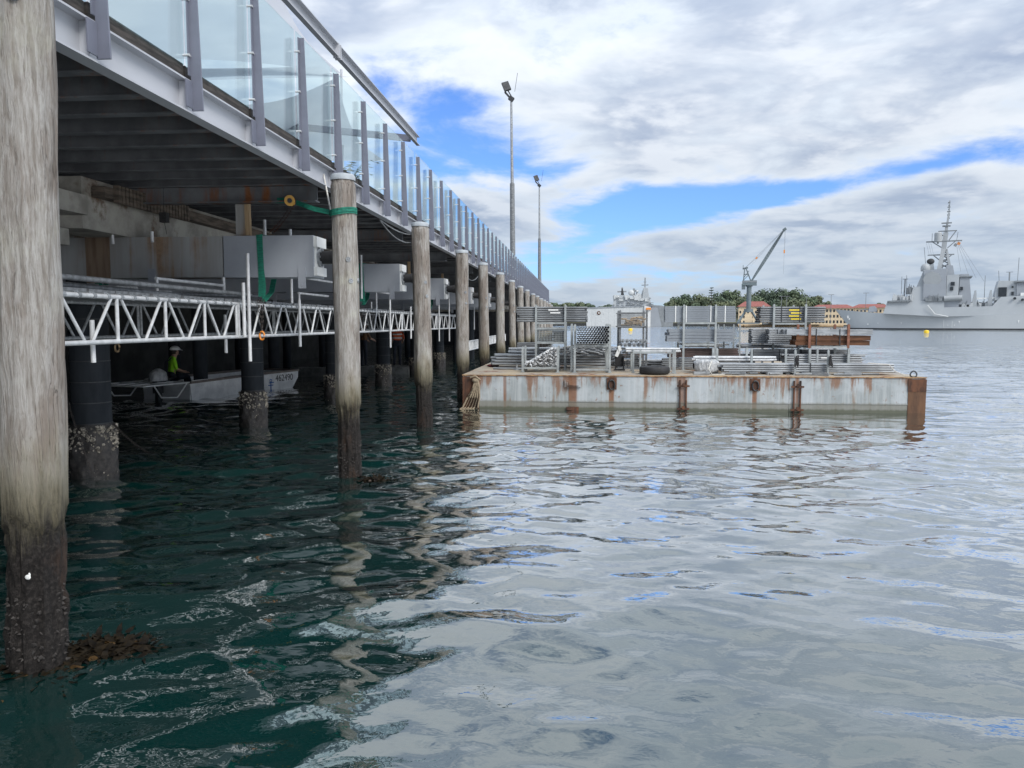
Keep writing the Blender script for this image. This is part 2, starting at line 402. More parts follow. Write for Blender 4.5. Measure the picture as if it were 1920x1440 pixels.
def glass_material():
    m = bpy.data.materials.new('balustrade_glass'); m.use_nodes = True
    t = NT(m.node_tree)
    bf = t.n('ShaderNodeNewGeometry').outputs['Backfacing']
    fr = t.n('ShaderNodeFresnel', {'IOR': t.m('ADD', 1.5, t.m('MULTIPLY', bf, 1 / 1.5 - 1.5))}).outputs[0]
    tr = t.n('ShaderNodeBsdfTransparent', {'Color': (.88, .955, .96, 1)})
    gl = t.n('ShaderNodeBsdfGlossy', {'Color': (.95, 1, 1, 1), 'Roughness': .01})
    mx = t.n('ShaderNodeMixShader', {0: fr, 1: tr.outputs[0], 2: gl.outputs[0]})
    t.n('ShaderNodeOutputMaterial', {'Surface': mx.outputs[0]})
    return m
M_glass = glass_material()

def barge_material():
    m = bpy.data.materials.new('barge_hull_paint'); m.use_nodes = True
    t = NT(m.node_tree)
    tc = t.n('ShaderNodeTexCoord').outputs['Object']
    z = t.n('ShaderNodeSeparateXYZ', {0: tc}).outputs[2]
    n1 = t.noise(tc, 1.3, 6.0, .6)
    n2 = t.noise(t.vm('MULTIPLY', tc, (1, 1, .14)), 5.0, 7.0, .65)
    n4 = t.noise(t.vm('MULTIPLY', tc, (1, 1, .05)), 13.0, 5.0, .6)
    col = t.mix(t.smooth(n1, .38, .62), (.36, .39, .41), (.25, .275, .28))
    col = t.mix(t.m('MULTIPLY', t.smooth(n4, .42, .66), .45), col, (.47, .49, .50))
    col = t.mix(t.m('MULTIPLY', t.smooth(n2, .48, .7), .45), col, (.27, .26, .20))
    top = t.smooth(z, .30, .90)
    k = t.smooth(t.m('ADD', t.m('MULTIPLY', n2, .8), t.m('ADD', t.m('MULTIPLY', n1, .2), t.m('MULTIPLY', top, .12))), .555, .68)
    spots = t.smooth(t.noise(tc, 7.0, 5.0, .7), .615, .67)
    rc = t.mix(t.noise(tc, 22.0, 5.0, .7), (.10, .038, .018), (.27, .12, .05))
    col = t.mix(t.m('MAXIMUM', t.m('MULTIPLY', k, .8), t.m('MULTIPLY', spots, .75)), col, rc)
    x = t.n('ShaderNodeSeparateXYZ', {0: tc}).outputs[0]
    run = 0.0
    for px, wd, dp in ((1074, .14, .85), (1147, .085, .9), (1281, .11, .7), (1416, .08, .8), (1495, .10, .7), (947, .07, .7), (905, .05, .5), (1385, .05, .5), (1250, .04, .45), (1195, .06, .4), (1000, .05, .4)):
        dx = t.m('DIVIDE', t.m('SUBTRACT', x, atY(px, 720, 19.15)[0] + 2.95), wd)
        run = t.m('ADD', run, t.m('MULTIPLY', t.m('EXPONENT', t.m('MULTIPLY', t.m('MULTIPLY', dx, dx), -1.0)), dp))
    col = t.mix(t.m('MULTIPLY', t.smooth(t.m('MULTIPLY', run, t.m('ADD', .35, n4)), .30, .62), .9), col, rc)
    zz = t.m('ADD', z, t.m('MULTIPLY', t.m('SUBTRACT', n2, .5), -.12))
    col = t.mix(t.m('MULTIPLY', t.smooth(zz, .26, .19), .75), col, (.15, .145, .115))
    col = t.mix(t.m('MULTIPLY', t.smooth(zz, .11, .04), .8), col, (.055, .062, .035))
    edge = t.smooth(t.m('ADD', z, t.m('MULTIPLY', t.m('SUBTRACT', n4, .5), .10)), .83, .875)
    col = t.mix(t.m('MULTIPLY', edge, .8), col, rc)
    nb = t.n('ShaderNodeBump', {'Height': t.m('ADD', n1, t.m('MULTIPLY', t.noise(tc, 30.0, 4.0, .7), .3)), 'Strength': .35, 'Distance': .03}).outputs[0]
    b = t.n('ShaderNodeBsdfPrincipled', {'Base Color': col, 'Roughness': .62, 'Normal': nb})
    t.n('ShaderNodeOutputMaterial', {'Surface': b.outputs[0]})
    return m
M_barge = barge_material()
M_bdeck = mat('barge_deck', (.36, .29, .20), (.28, .265, .24), 1.2, rough=.9, bump=.3, rust=.38, rustst=(1, 1, 1))
M_barged = M_rust

def water_material():
    m = bpy.data.materials.new('harbour_water'); m.use_nodes = True
    t = NT(m.node_tree)
    pos = t.n('ShaderNodeNewGeometry').outputs['Position']
    v = t.vm('MULTIPLY', pos, (1.0, 1.35, 1.0))
    n1 = t.noise(v, 5.5, 3.0, .5, .3)
    n2 = t.noise(v, 1.5, 3.0, .55, .4)
    dist = t.n('ShaderNodeVectorMath', {0: t.vm('MULTIPLY', pos, (1, 1, 0))}, operation='LENGTH').outputs['Value']
    far = t.smooth(dist, 16.0, 48.0)
    h = t.m('ADD', t.m('MULTIPLY', n1, .0065), t.m('MULTIPLY', t.m('MULTIPLY', n2, far), .26))
    bm = t.n('ShaderNodeBump', {'Height': h, 'Strength': 1.0, 'Distance': .55}).outputs[0]
    murk = t.noise(pos, .35, 3.0, .5)
    col = t.mix(murk, (.0016, .0205, .0190), (.0022, .0245, .0225))
    fr = t.n('ShaderNodeFresnel', {'IOR': 1.34, 'Normal': bm}).outputs[0]
    fac = t.m('MINIMUM', t.m('ADD', t.m('MULTIPLY', fr, 2.4), .115), .84)
    body = t.n('ShaderNodeBsdfDiffuse', {'Color': col})
    gloss = t.n('ShaderNodeBsdfGlossy', {'Color': (1, 1, 1, 1), 'Roughness': .012, 'Normal': bm})
    t.n('ShaderNodeOutputMaterial', {'Surface': t.n('ShaderNodeMixShader', {0: fac, 1: body.outputs[0], 2: gloss.outputs[0]}).outputs[0]})
    return m
M_water = water_material()

# ------------------------------------------------------------------ water
def build_water():
    rng = np.random.RandomState(5)
    rs = [0.9]
    while rs[-1] < 11: rs.append(rs[-1] + 0.032)
    while rs[-1] < 90: rs.append(rs[-1] + max(.032, .032 * (rs[-1] / 11.0) ** 1.75))
    while rs[-1] < 8000: rs.append(rs[-1] * 1.25)
    rs = np.array(rs)
    na = 860
    a = np.linspace(R(-82), R(82), na) + R(3)
    rr, aa = np.meshgrid(rs, a, indexing='ij')
    x, y = rr * np.sin(aa), rr * np.cos(aa)
    y = y - 0.3
    h = np.zeros_like(x)
    dr = np.gradient(rs)[:, None]
    cell = np.maximum(dr, rr * (a[1] - a[0]))
    for lam_lo, lam_hi, cnt, slope, spread in ((1.4, 4.0, 14, .022, 40), (.55, 1.4, 26, .058, 40), (.20, .55, 40, .056, 55)):
        near = (.66 + .74 / (1 + np.exp(-(y - 9.0) / 1.8))) if lam_hi < .6 else 1.0
        for i in range(cnt):
            lam = math.exp(rng.uniform(math.log(lam_lo), math.log(lam_hi)))
            k = 2 * math.pi / lam
            th = R(100) + R(rng.uniform(-spread, spread))
            amp = slope / k * math.sqrt(2.0 / cnt) * 1.35
            ph = rng.uniform(0, 6.283)
            fade = np.clip((lam / cell - 2.2) / 2.0, 0, 1)
            h += fade * near * amp * np.sin(k * (x * math.cos(th) + y * math.sin(th)) + ph)
    # patches of calmer and livelier water
    g = .75 + .35 * np.sin(x * .55 + 1.0 + .6 * np.sin(y * .31)) * np.sin(y * .42 + .5 * np.sin(x * .23 + 2.0))
    g = g * (.78 + .95 / (1 + np.exp(-(y - 10.5) / 2.2)))
    # sheltered water in front of the barge
    lee = np.exp(-((y - 18.0) / 2.6) ** 2) / (1 + np.exp(-(x + 3.2) / .5)) / (1 + np.exp((x - 8.4) / .5))
    h *= np.clip(g, .35, 1.9) * (1 - .62 * lee)
    nr = len(rs)
    v = np.stack([x, y, h], -1).reshape(-1, 3).astype(np.float32)
    i, j = np.meshgrid(np.arange(nr - 1), np.arange(na - 1), indexing='ij')
    q = np.stack([i * na + j, (i + 1) * na + j, (i + 1) * na + j + 1, i * na + j + 1], -1).reshape(-1, 4)[:, ::-1].astype(np.int32)
    me = bpy.data.meshes.new('water')
    me.vertices.add(len(v)); me.vertices.foreach_set('co', v.ravel())
    me.loops.add(q.size); me.loops.foreach_set('vertex_index', q.ravel())
    me.polygons.add(len(q)); me.polygons.foreach_set('loop_start', np.arange(0, q.size, 4, dtype=np.int32))
    me.update(calc_edges=True); me.validate()
    me.shade_smooth()
    if me.polygons[0].normal.z < 0: me.flip_normals()
    me.materials.append(M_water)
    o = bpy.data.objects.new('water', me); COL.objects.link(o)
    tag(o, kind='structure', label='dark green harbour water with small ripples')
build_water()
b = MB(); b.box(-600, 600, -600, 3, -.9, -.25)
tag(b.build('water', M_water), kind='structure', label='harbour water behind the viewpoint')

# ------------------------------------------------------------------ wharf
XF = -3.72                    # outer face of the deck edge
Y0, Y1 = -14.0, 87.0          # the wharf runs along +Y
ZB, ZT = 4.10, 4.40           # edge beam
ORD = ['nearest', 'second', 'third', 'fourth', 'fifth', 'sixth', 'seventh', 'eighth', 'ninth', 'tenth', 'eleventh', 'twelfth', 'thirteenth', 'fourteenth', 'fifteenth', 'sixteenth', 'seventeenth']
wharf = thing('wharf', 'long grey steel framed wharf deck running off into the distance', 'wharf', (XF, 5.0, 0))
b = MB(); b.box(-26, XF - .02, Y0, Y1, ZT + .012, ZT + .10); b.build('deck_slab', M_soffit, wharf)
b = MB(); b.box(XF - .015, XF, Y0, Y1, ZB + .016, ZT - .016); b.box(XF - .05, XF + .085, Y0, Y1, ZB, ZB + .016); b.box(XF - .05, XF + .085, Y0, Y1, ZT - .016, ZT)
fas = b.build('edge_beam', M_fascia, wharf)
PS = 1.43                     # balustrade post spacing
posts = [5.68 + PS * k for k in range(-8, 57)]
b = MB(); b.box(XF, XF + .07, -.006, .006, ZB + .018, ZT - .018)
stiff = b.mesh('stiffener', M_fascia)
for y in posts:
    if y > 2: place('stiffener', stiff, fas, (-XF, y - .07 - 5.0, 0))
# deck edge boards, one per bay
b = MB(); b.box(XF - .10, XF + .015, .015, PS - .015, ZT + .005, ZT + .150)
board = b.mesh('edge_board', M_edge)
for y in posts: place('edge_board', board, wharf, (-XF + random.uniform(-.012, .012), y - 5.0, random.uniform(-.008, .004)))
# joists under the deck (I sections running inland)
b = MB(); b.box(-20, XF - .06, -.008, .008, ZB + .06, ZT - .01); b.box(-20, XF - .06, -.055, .055, ZB + .045, ZB + .06); b.box(-20, XF - .06, -.055, .055, ZT - .012, ZT + .002)
joist = b.mesh('joist', M_joist)
y = -5.0
while y < 62:
    place('joist', joist, wharf, (-XF, y - 5.0, random.uniform(-.01, .01))); y += .62 + random.uniform(-.05, .05)
b = MB()
for k in range(40): b.box(-20, XF - .06, 62 + k * .62, 62.06 + k * .62, ZB + .05, ZT)
tag(b.build('far_joists', M_joist, wharf), kind='stuff')
# cross beams (heavier, every bent) under the joists
BENT = [10.3 + 5.36 * k for k in range(-2, 15)]
for k, y in enumerate(BENT):
    b = MB(); b.box(-20, -7.42, y - .32, y + .32, 3.42, 4.09); b.build('headstock', M_conc, wharf)
    if k < 2: continue
    b = MB(); b.box(-7.38, XF - .1, y + .78, y + .80, 3.92, ZB + .03); b.box(-7.38, XF - .1, y + .70, y + .88, 3.90, 3.918); b.box(-7.38, XF - .1, y + .70, y + .88, ZB + .031, ZB + .043); b.build('cross_beam', M_joist, wharf)
b = MB(); b.box(-7.38, -6.70, 10.0, Y1 - .5, 3.43, 4.12); b.build('longitudinal_beam', M_conc, wharf)
b = MB(); b.box(-7.3, -6.62, 9.4, 10.0, 3.60, 3.86); b.box(-7.9, -6.9, 9.7, 10.0, 3.2, 3.42); b.build('corbel', M_conc, wharf)
b = MB(); b.box(-6.68, -6.50, 10.2, 60, 3.87, 4.02)
for k in range(22): b.box(-6.5, -6.42, 10.4 + k * .09, 10.46 + k * .09, 3.82, 4.06)
b.build('timber_waler', mat('old_timber', (.15, .12, .095), (.06, .05, .042), 6.0, (.5, .5, 3), .9, bump=.4), wharf)
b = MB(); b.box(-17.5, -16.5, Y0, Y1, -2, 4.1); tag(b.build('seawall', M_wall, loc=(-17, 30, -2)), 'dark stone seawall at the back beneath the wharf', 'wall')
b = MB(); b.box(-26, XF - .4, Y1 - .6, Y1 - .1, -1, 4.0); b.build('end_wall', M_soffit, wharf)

# ------------------------------------------------------------------ balustrade
bal = thing('glass_balustrade', 'glass panel balustrade with tapered grey steel posts along the wharf edge', 'balustrade', (XF, 5.0, ZT))
def post_mesh():
    b = MB()
    b.prism([(-.003, 4.125), (.105, 4.125), (.055, 5.80), (-.003, 5.80)], -.010, .010)     # web, tapering upward
    b.box(-.015, -.003, -.045, .045, 4.44, 5.80)                                            # inner flange
    b.box(.0, .012, -.13, -.012, 4.14, 4.385)
    return b.mesh('post', M_post, (0, 0, 0))
pm = post_mesh()
b = MB(); b.tube((-.055, -.045, 0), (.01, -.045, 0), .013, 8); b.tube((.0, -.045, 0), (.0, -.005, 0), .008, 6)
fixm = b.mesh('glass_clamp', M_white, smooth=True)
b = MB(); b.box(-.066, -.054, .03, PS - .03, 4.535, 5.90); pane = b.mesh('glass_pane', M_glass)
XR = .09
for y in posts:
    p = place('post', pm, bal, (XR, y - 5.0, -ZT))
    if y < 45:
        for z in (4.62, 5.12, 5.62): place('glass_clamp', fixm, p, (0, 0, z))
    place('glass_pane', pane, bal, (XR, y - 5.0, -ZT), rot=(0, random.uniform(-.002, .002), random.uniform(-.0015, .0015)))

# ------------------------------------------------------------------ terrace above: roof edge beam and shade sails
XG = -4.25
ga, gb = atX(540, 0, XG), atX(782, 272, XG)
zg = gb[2]
canopy = thing('canopy_frame', 'grey channel roof beam ending above the glass panels', 'canopy', (XG, 12, ZT + .1))
ye = gb[1]
b = MB(); b.box(XG - .012, XG, -12, ye, zg - .02, zg + .20); b.box(XG, XG + .075, -12, ye, zg + .188, zg + .20); b.box(XG, XG + .075, -12, ye, zg - .02, zg - .008); b.box(XG - .06, XG - .012, -12, ye, zg + .186, zg + .198)
b.build('edge_channel', M_fascia, canopy)
b = MB(); b.box(XG - .02, XG + .085, 13.33, 13.37, zg - .04, zg + .205); b.box(XG - .02, XG + .085, 13.43, 13.47, zg - .04, zg + .205); b.build('splice_plate', M_fascia, canopy)
for y in (2.0, ye - .3):
    b = MB(); b.beam((XG - .1, y, zg + .1), (-13.5, y, zg + 1.2), .08, .16); b.build('rafter', M_post, canopy)
for y in (2.0, ye - .3):
    b = MB(); b.tube((-13.5, y, ZT + .1), (-13.5, y, zg + 1.3), .07, 10); b.build('column', M_post, canopy, smooth=True)

def sail(label, corners, sag, seed):
    P = [Vector(atX(*c)) for c in corners]
    def fn(u, v):
        # concave edges: pull the boundary towards the middle
        e = (P[0] * (1 - u) + P[1] * u) * (1 - v) + (P[3] * (1 - u) + P[2] * u) * v
        c = (P[0] + P[1] + P[2] + P[3]) / 4
        k = sag * (max(4 * u * (1 - u) * abs(2 * v - 1) ** 2, 4 * v * (1 - v) * abs(2 * u - 1) ** 2))
        return e + (c - e) * k + Vector((0, 0, .12 * math.sin(3.1 * u + seed) * math.sin(2.7 * v)))
    b = MB(); b.grid(fn, 24, 24)
    base = P[0].copy()
    o = b.build('shade_sail', M_sail, loc=tuple(base), smooth=True)
    tag(o, label, 'shade sail', 'shade sails over the terrace')
    return P
S1 = sail('large grey shade sail highest up behind the first glass panels', [(60, -330, -5.5), (505, -60, -5.5), (640, 138, -9), (120, 112, -13)], .16, 0)
S2 = sail('narrow grey shade sail in the middle, between two thin gaps of sky', [(150, 128, -6.0), (600, 124, -6.5), (668, 142, -10.5), (250, 160, -12.5)], .10, 1.0)
S3 = sail('low grey shade sail with a long curved right edge behind glass', [(120, 190, -5.0), (630, 146, -6), (722, 300, -11), (330, 320, -13)], .20, 2.0)
for k, (P, lab) in enumerate(((S1[2], 'slim steel pole holding the corner of the highest shade sail'), (S3[2], 'slim steel pole holding the far corner of the low shade sail'))):
    b = MB(); b.tube((P.x, P.y, ZT + .1), (P.x, P.y, P.z + .15), .05, 10, r2=.04); b.tube((P.x, P.y, ZT + .1), (P.x, P.y, ZT + .13), .13, 12)
    tag(b.build('sail_pole', M_fascia, loc=(P.x, P.y, ZT + .1), smooth=True), lab, 'pole', 'shade sail poles')
# potted palm behind the glass
pp = atX(655, 392, -4.6)
pl = thing('potted_palm', 'small potted palm behind the glass beyond the second timber pile', 'plant', (pp[0], pp[1], ZT + .1))
b = MB(); b.lathe([(.10, 0), (.16, .02), (.2, .36), (.17, .36)], (pp[0], pp[1], ZT + .1), 14); b.build('pot', M_dark, pl, smooth=True)
for k in range(11):
    a = k * 2.4; ln = random.uniform(.5, .75); pts = []
    for i in range(6):
        q = i / 5; pts.append((pp[0] + math.cos(a) * ln * q * .8, pp[1] + math.sin(a) * ln * q * .8, ZT + .46 + .55 * math.sin(q * 2.0) * (1.1 - .25 * (k % 3)) * .8))
    b = MB(); b.path(pts, [.008, .007, .006, .005, .004, .002], 4)
    for i in range(1, 6):
        for sgn in (-1, 1):
            d = Vector((-math.sin(a) * sgn, math.cos(a) * sgn, -.2)); p0 = Vector(pts[i]); p1 = p0 + d * .17 * (1.1 - i * .14) + Vector((math.cos(a), math.sin(a), 0)) * .08
            b.add([p0 - Vector((0, 0, .012)), p0 + Vector((0, 0, .012)), p1], [(0, 1, 2)])
    b.build('frond', M_leaf[2], pl)

# ------------------------------------------------------------------ timber fender piles
def barnacles(b, x, y, r, z0, z1, n, rng, s=(.012, .03)):
    for _ in range(n):
        a = rng.uniform(0, 6.283); z = z0 + (z1 - z0) * rng.random(); sz = rng.uniform(*s); c = Vector((x + math.cos(a) * r, y + math.sin(a) * r, z))
        nrm = Vector((math.cos(a), math.sin(a), rng.uniform(-.5, .5))).normalized()
        t = nrm.cross(Vector((rng.uniform(-1, 1), rng.uniform(-1, 1), 1))).normalized(); q = nrm.cross(t)
        vs = [c + (t * math.cos(k * 1.2566) + q * math.sin(k * 1.2566)) * sz * rng.uniform(.7, 1.2) - nrm * .01 for k in range(5)] + [c + nrm * sz * rng.uniform(.6, 1.5)]
        b.add(vs, [(k, (k + 1) % 5, 5) for k in range(5)])
def rnd_noise(seed):
    r = random.Random(seed); ph = [(r.uniform(.6, 5), r.randint(1, 5), r.uniform(0, 6.28), r.uniform(.4, 1)) for _ in range(9)]
    return lambda z, a: sum(w * math.sin(k * z + n * a + p) for k, n, p, w in ph) / 4.0
def fender_pile(k, x, y, ztop, rad, lean, label, bolts=(), ground=-1.5):
    root = thing('timber_pile', label, 'pile', (x, y, 0), 0, 'timber fender piles', local=True)
    nz = rnd_noise(100 + k); n = 36 if k < 3 else 20; m = 120 if k < 3 else 44
    tide = .93 + .05 * math.sin(k * 2.3)
    prof = []
    def fn(u, v):
        z = ground + (ztop - ground) * v; a = 2 * math.pi * u
        r = rad * (1.0 + .035 * (2.2 - z) / 2.2)
        r += .010 * nz(z * .9, a) + .004 * math.sin(9 * a + 2 * math.sin(z * 1.7)) + .003 * math.sin(17 * a + 3 * nz(z, a))
        if z < tide + .05 * math.sin(3 * a + k):
            r -= .022 + .016 * math.sin(5 * a + k) ** 2
            r += .012 * nz(z * 7, a * 3)
            if z < .42: r += .014 * abs(nz(z * 11 + 3, a * 5))
        if z > ztop - .05: r -= .015
        off = lean[0] * (z - 1.5), lean[1] * (z - 1.5)
        return (off[0] + r * math.cos(a), off[1] + r * math.sin(a), z)
    b = MB(); b.grid(fn, n, m)
    top = [m * (n + 1) + i for i in range(n)]
    b.f.append(tuple(top))
    b.build('shaft', M_pile, root, smooth=True)
    b = MB(); ox, oy = lean[0] * (ztop - 1.5), lean[1] * (ztop - 1.5)
    b.lathe([(rad - .004, -.02), (rad - .002, .035), (rad - .02, .06), (rad * .5, .075), (.01, .08)], (ox, oy, ztop), 24)
    b.build('cap', M_cap, root, smooth=True)
    if k < 5:
        b = MB(); rg = random.Random(k + 60)
        for _ in range(10): barnacles(b, lean[0] * -1.2, 0, rad * .90, .0, .50, 22, rg, (.007, .017))
        tag(b.build('shell_crust', M_crust, root), kind='stuff')
    for (zb, ab) in bolts:
        rr = rad * 1.02; ox, oy = lean[0] * (zb - 1.5), lean[1] * (zb - 1.5)
        d = Vector((math.cos(ab), math.sin(ab), 0)); c = Vector((ox, oy, zb)) + d * (rr - .012)
        b = MB(); b.tube(c, c + d * .020, .034, 14, ri=.020); b.tube(c, c + d * .024, .016, 6)
        b.build('bolt', M_galv, root, smooth=True)
    return root
PILE = [(-3.375, 4.46), (-3.25, 10.56), (-3.25, 15.75), (-3.29, 21.35), (-3.3, 26.2), (-3.3, 31.6), (-3.3, 37.2), (-3.3, 42.3)] + [(-3.3, 42.3 + 5.4 * k) for k in range(1, 9)]
plab = {0: 'thick weathered timber pile nearest the viewer at the left edge of the photo', 1: 'second timber pile, green strap tied round its top and two bolts',
        2: 'third timber pile, standing just left of the barge', 3: 'fourth timber pile, at the rusty left corner of the barge'}
fender_pile(0, *PILE[0], 4.40, .178, (.0233, 0), plab[0], ((4.02, -1.15),))
fender_pile(1, *PILE[1], 4.12, .172, (-.010, 0), plab[1], ((3.02, -1.02), (2.73, -.86), (2.74, .1)))
fender_pile(2, *PILE[2], 4.13, .180, (-.016, 0), plab[2], ((2.98, -.9), (2.7, -.75)))
for k in range(3, len(PILE)):
    fender_pile(k, *PILE[k], 4.12 + random.uniform(-.05, .05), .176 + random.uniform(-.012, .012), (random.uniform(-.016, -.004), 0),
                plab.get(k, '%s timber pile along the wharf counted from the viewer' % ORD[k]), ((3.0, -.9), (2.7, -.8)) if k < 8 else ())
# white scar bands and a pale shell on the first pile
b = MB(); b.ball((PILE[0][0] + .055, PILE[0][1] - .172, .62), .016, 7, 4, (1.2, .4, 1.0)); b.ball((PILE[0][0] + .064, PILE[0][1] - .17, .635), .010, 6, 4, (.8, .4, 1.3)); tag(b.build('oyster_shell', M_pwhite, loc=(PILE[0][0] + .075, PILE[0][1] - .185, .6)), 'single white oyster shell stuck low on the nearest timber pile', 'shell')

# ------------------------------------------------------------------ jacketed support piles under the wharf
def support_pile(k, x, y, r, label, detail=True):
    root = thing('support_pile', label, 'pile', (x, y, 0), 0, 'dark jacketed piles under the wharf')
    b = MB(); b.tube((x, y, -1.5), (x, y, 2.38 if detail else 3.44), r, 28 if detail else 14); b.build('jacket', M_jack, root, smooth=True)
    if detail:
        for j in range(6):
            b = MB(); z = .75 + j * .29; b.tube((x, y, z), (x, y, z + .014), r + .005, 28); b.build('band', M_dark, root, smooth=True)
        rng = random.Random(k * 3 + 1)
        b = MB()
        def fn(u, v):
            z = -.3 + v * 1.05; a = u * 6.283
            rr = r + .012 + .045 * (math.sin(v * 3.1) ** .6 if 0 < v < 1 else 0) * (1 + .35 * math.sin(4 * a + 5 * v) + .25 * math.sin(9 * a - 11 * v) + .2 * math.sin(17 * a + 21 * v))
            return (x + rr * math.cos(a), y + rr * math.sin(a), z)
        b.grid(fn, 44, 26); tag(b.build('mussel_crust', M_mussel, root, smooth=True), kind='stuff')
        b = MB(); barnacles(b, x, y, r + .05, .38, .72, 340, rng, (.012, .034)); barnacles(b, x, y, r + .04, .0, .4, 120, rng, (.008, .02))
        tag(b.build('barnacles', M_barn, root), kind='stuff')
for k in range(9):
    y = BENT[2 + k]
    lab = ['wide dark jacketed pile with shell crust, just right of the nearest timber pile', 'dark jacketed pile with barnacled base standing in front of the work boat',
           'third dark jacketed pile, shell crusted, just left of the second timber pile'][k] if k < 3 else '%s dark jacketed pile under the wharf, counted from the viewer' % ORD[k]
    support_pile(k, -6.85 if k else -6.85, y - .05, .255 if k == 0 else .225, lab, k < 6)
for k in range(8):
    for j, xx in enumerate((-10.9, -14.6)):
        if k == 0 and j == 0: continue
        support_pile(40 + k * 2 + j, xx, BENT[2 + k] + .3, .2, '%s dark pile of the %s row deep under the wharf' % (ORD[k], ('middle', 'back')[j]), False)
# chains hanging by the first support pile
def chain_pts(a, b, sag, n=14):
    a, b = Vector(a), Vector(b)
    return [a.lerp(b, i / n) - Vector((0, 0, sag * 4 * (i / n) * (1 - i / n))) for i in range(n + 1)]
def chain(name, label, pts, link=.022, mat_=None, parent=None, cat='chain', group=None):
    b = MB(); L = 0; prev = Vector(pts[0]); acc = 0
    for i in range(len(pts) - 1):
        p0, p1 = Vector(pts[i]), Vector(pts[i + 1]); d = p1 - p0; n = max(1, int(d.length / (link * 1.5)))
        for k in range(n):
            c = p0 + d * ((k + .5) / n); t = d.normalized(); up = Vector((0, 0, 1)) if abs(t.z) < .9 else Vector((1, 0, 0))
            w = t.cross(up).normalized(); w = w if (i + k) % 2 else t.cross(w)
            loop = [c + t * link * .95 * math.cos(q) + w * link * .55 * math.sin(q) for q in (j * math.pi / 4 for j in range(9))]
            b.path(loop, link * .22, 4)
    o = b.build(name, mat_ or M_chain, parent, loc=None if parent else tuple(pts[0]))
    if not parent: tag(o, label, cat, group)
    return o
c0 = atY(122, 735, 9.85); c1 = atY(172, 885, 9.85)
chain('mooring_chain', 'thin crusted chain slanting down the left side of the widest jacketed pile', chain_pts((c0[0], c0[1], c0[2]), c1, .05))
c0 = atY(213, 795, 10.05); c1 = atZ(280, 850, .01)
chain('mooring_chain', 'short crusted chain leaving the widest jacketed pile into the water on its right', chain_pts(c0, c1, .04), .03)

# ------------------------------------------------------------------ steel box beams hung under the deck
for k in range(6):
    y = 11.14 + 5.42 * k
    lab = ['longest grey steel box beam with rust streaks, hung nearest the viewer', 'second grey steel box beam, its end between the second and third timber piles',
           'third grey steel box beam, its end just right of the third timber pile', 'fourth grey steel box beam, ending by the fourth timber pile', 'fifth grey steel box beam counted from the viewer', 'sixth grey steel box beam counted from the viewer'][k]
    bx = thing('box_beam', lab, 'beam', (-3.9, y, 2.82), 0, 'steel box beams under the wharf')
    bx_len = -12.5
    x1 = -3.92
    if k == 0:
        b = MB(); b.box(-12.5, -5.30, y, y + .46, 2.83, 3.43); b.build('stained_length', M_boxrust, bx)
        b = MB(); b.box(-5.28, x1, y - .004, y + .464, 2.826, 3.434); b.build('end_length', M_box, bx)
        b = MB(); b.box(-7.42, -7.05, y - .03, y - .006, 2.75, 3.45); b.build('rusty_stiffener', mat('rust_stained_plate', (.20, .145, .105), (.12, .08, .055), 5.0, (2, 2, .2), .8), bx)
    else:
        b = MB(); b.box(-12.5, x1, y, y + .46, 2.83, 3.43); b.build('web', M_box, bx)
    b = MB(); b.box(x1, x1 + .05, y + .02, y + .44, 3.27, 3.42); b.box(x1, x1 + .05, y + .02, y + .44, 2.85, 2.98); b.box(x1, x1 + .018, y + .05, y + .41, 2.98, 3.27); b.build('end_plate', M_pwhite if k < 3 else M_white, bx)
    b = MB(); c = Vector((x1 + .018, y + .23, 3.13))
    for j in range(8): a = j * .785; p = c + Vector((0, math.cos(a) * .115, math.sin(a) * .115)); b.tube(p, p + Vector((.05, 0, 0)), .018, 6)
    b.tube(c, c + Vector((.03, 0, 0)), .15, 18); b.build('bolted_flange', M_galv, bx, smooth=True)
    b = MB(); b.tube(c + Vector((.031, 0, 0)), c + Vector((.20, 0, 0)), .095, 16); b.tube(c + Vector((.20, 0, 0)), c + Vector((.46, .0, 0)), .11, 16); b.build('rubber_buffer', M_black, bx, smooth=True)
    b = MB(); b.box(x1 + .465, x1 + .48, y + .06, y + .40, 2.86, 3.40); b.build('bearing_plate', M_white, bx)
    for xx in (x1 - .17, -6.4, -8.9):
        b = MB(); b.box(xx - .055, xx + .055, y - .024, y - .006, 2.66, 2.96); b.tube((xx, y - .030, 2.71), (xx, y - .024, 2.71), .018, 10); b.build('hanger_plate', M_box, bx)
# stub columns between box beam and cross beam
for k in range(5):
    y = 11.14 + 5.42 * k
    st = thing('stub_column', ['stubby grey steel column beside timber packer on the nearest box beam', 'stub column on the second box beam', 'stub column on the third box beam', 'stub column on the fourth box beam', 'stub column on the fifth box beam'][k] + ('' if k == 0 else ' with its timber packer'), 'column', (-5.02, y + .2, 3.44), 0, 'stub columns on the box beams')
    b = MB(); b.box(-5.13, -5.118, y + .10, y + .30, 3.44, 4.1); b.box(-5.006, -4.994, y + .10, y + .30, 3.44, 4.1); b.box(-5.118, -5.006, y + .11, y + .122, 3.44, 4.1); b.box(-5.16, -4.96, y + .08, y + .32, 3.435, 3.45); b.build('steel_section', M_joist if k else M_boxrust, st)
    b = MB(); b.beam((-4.95, y + .14, 3.45), (-4.965, y + .14, 4.1), .07, .07); b.build('timber_packer', M_timber, st)

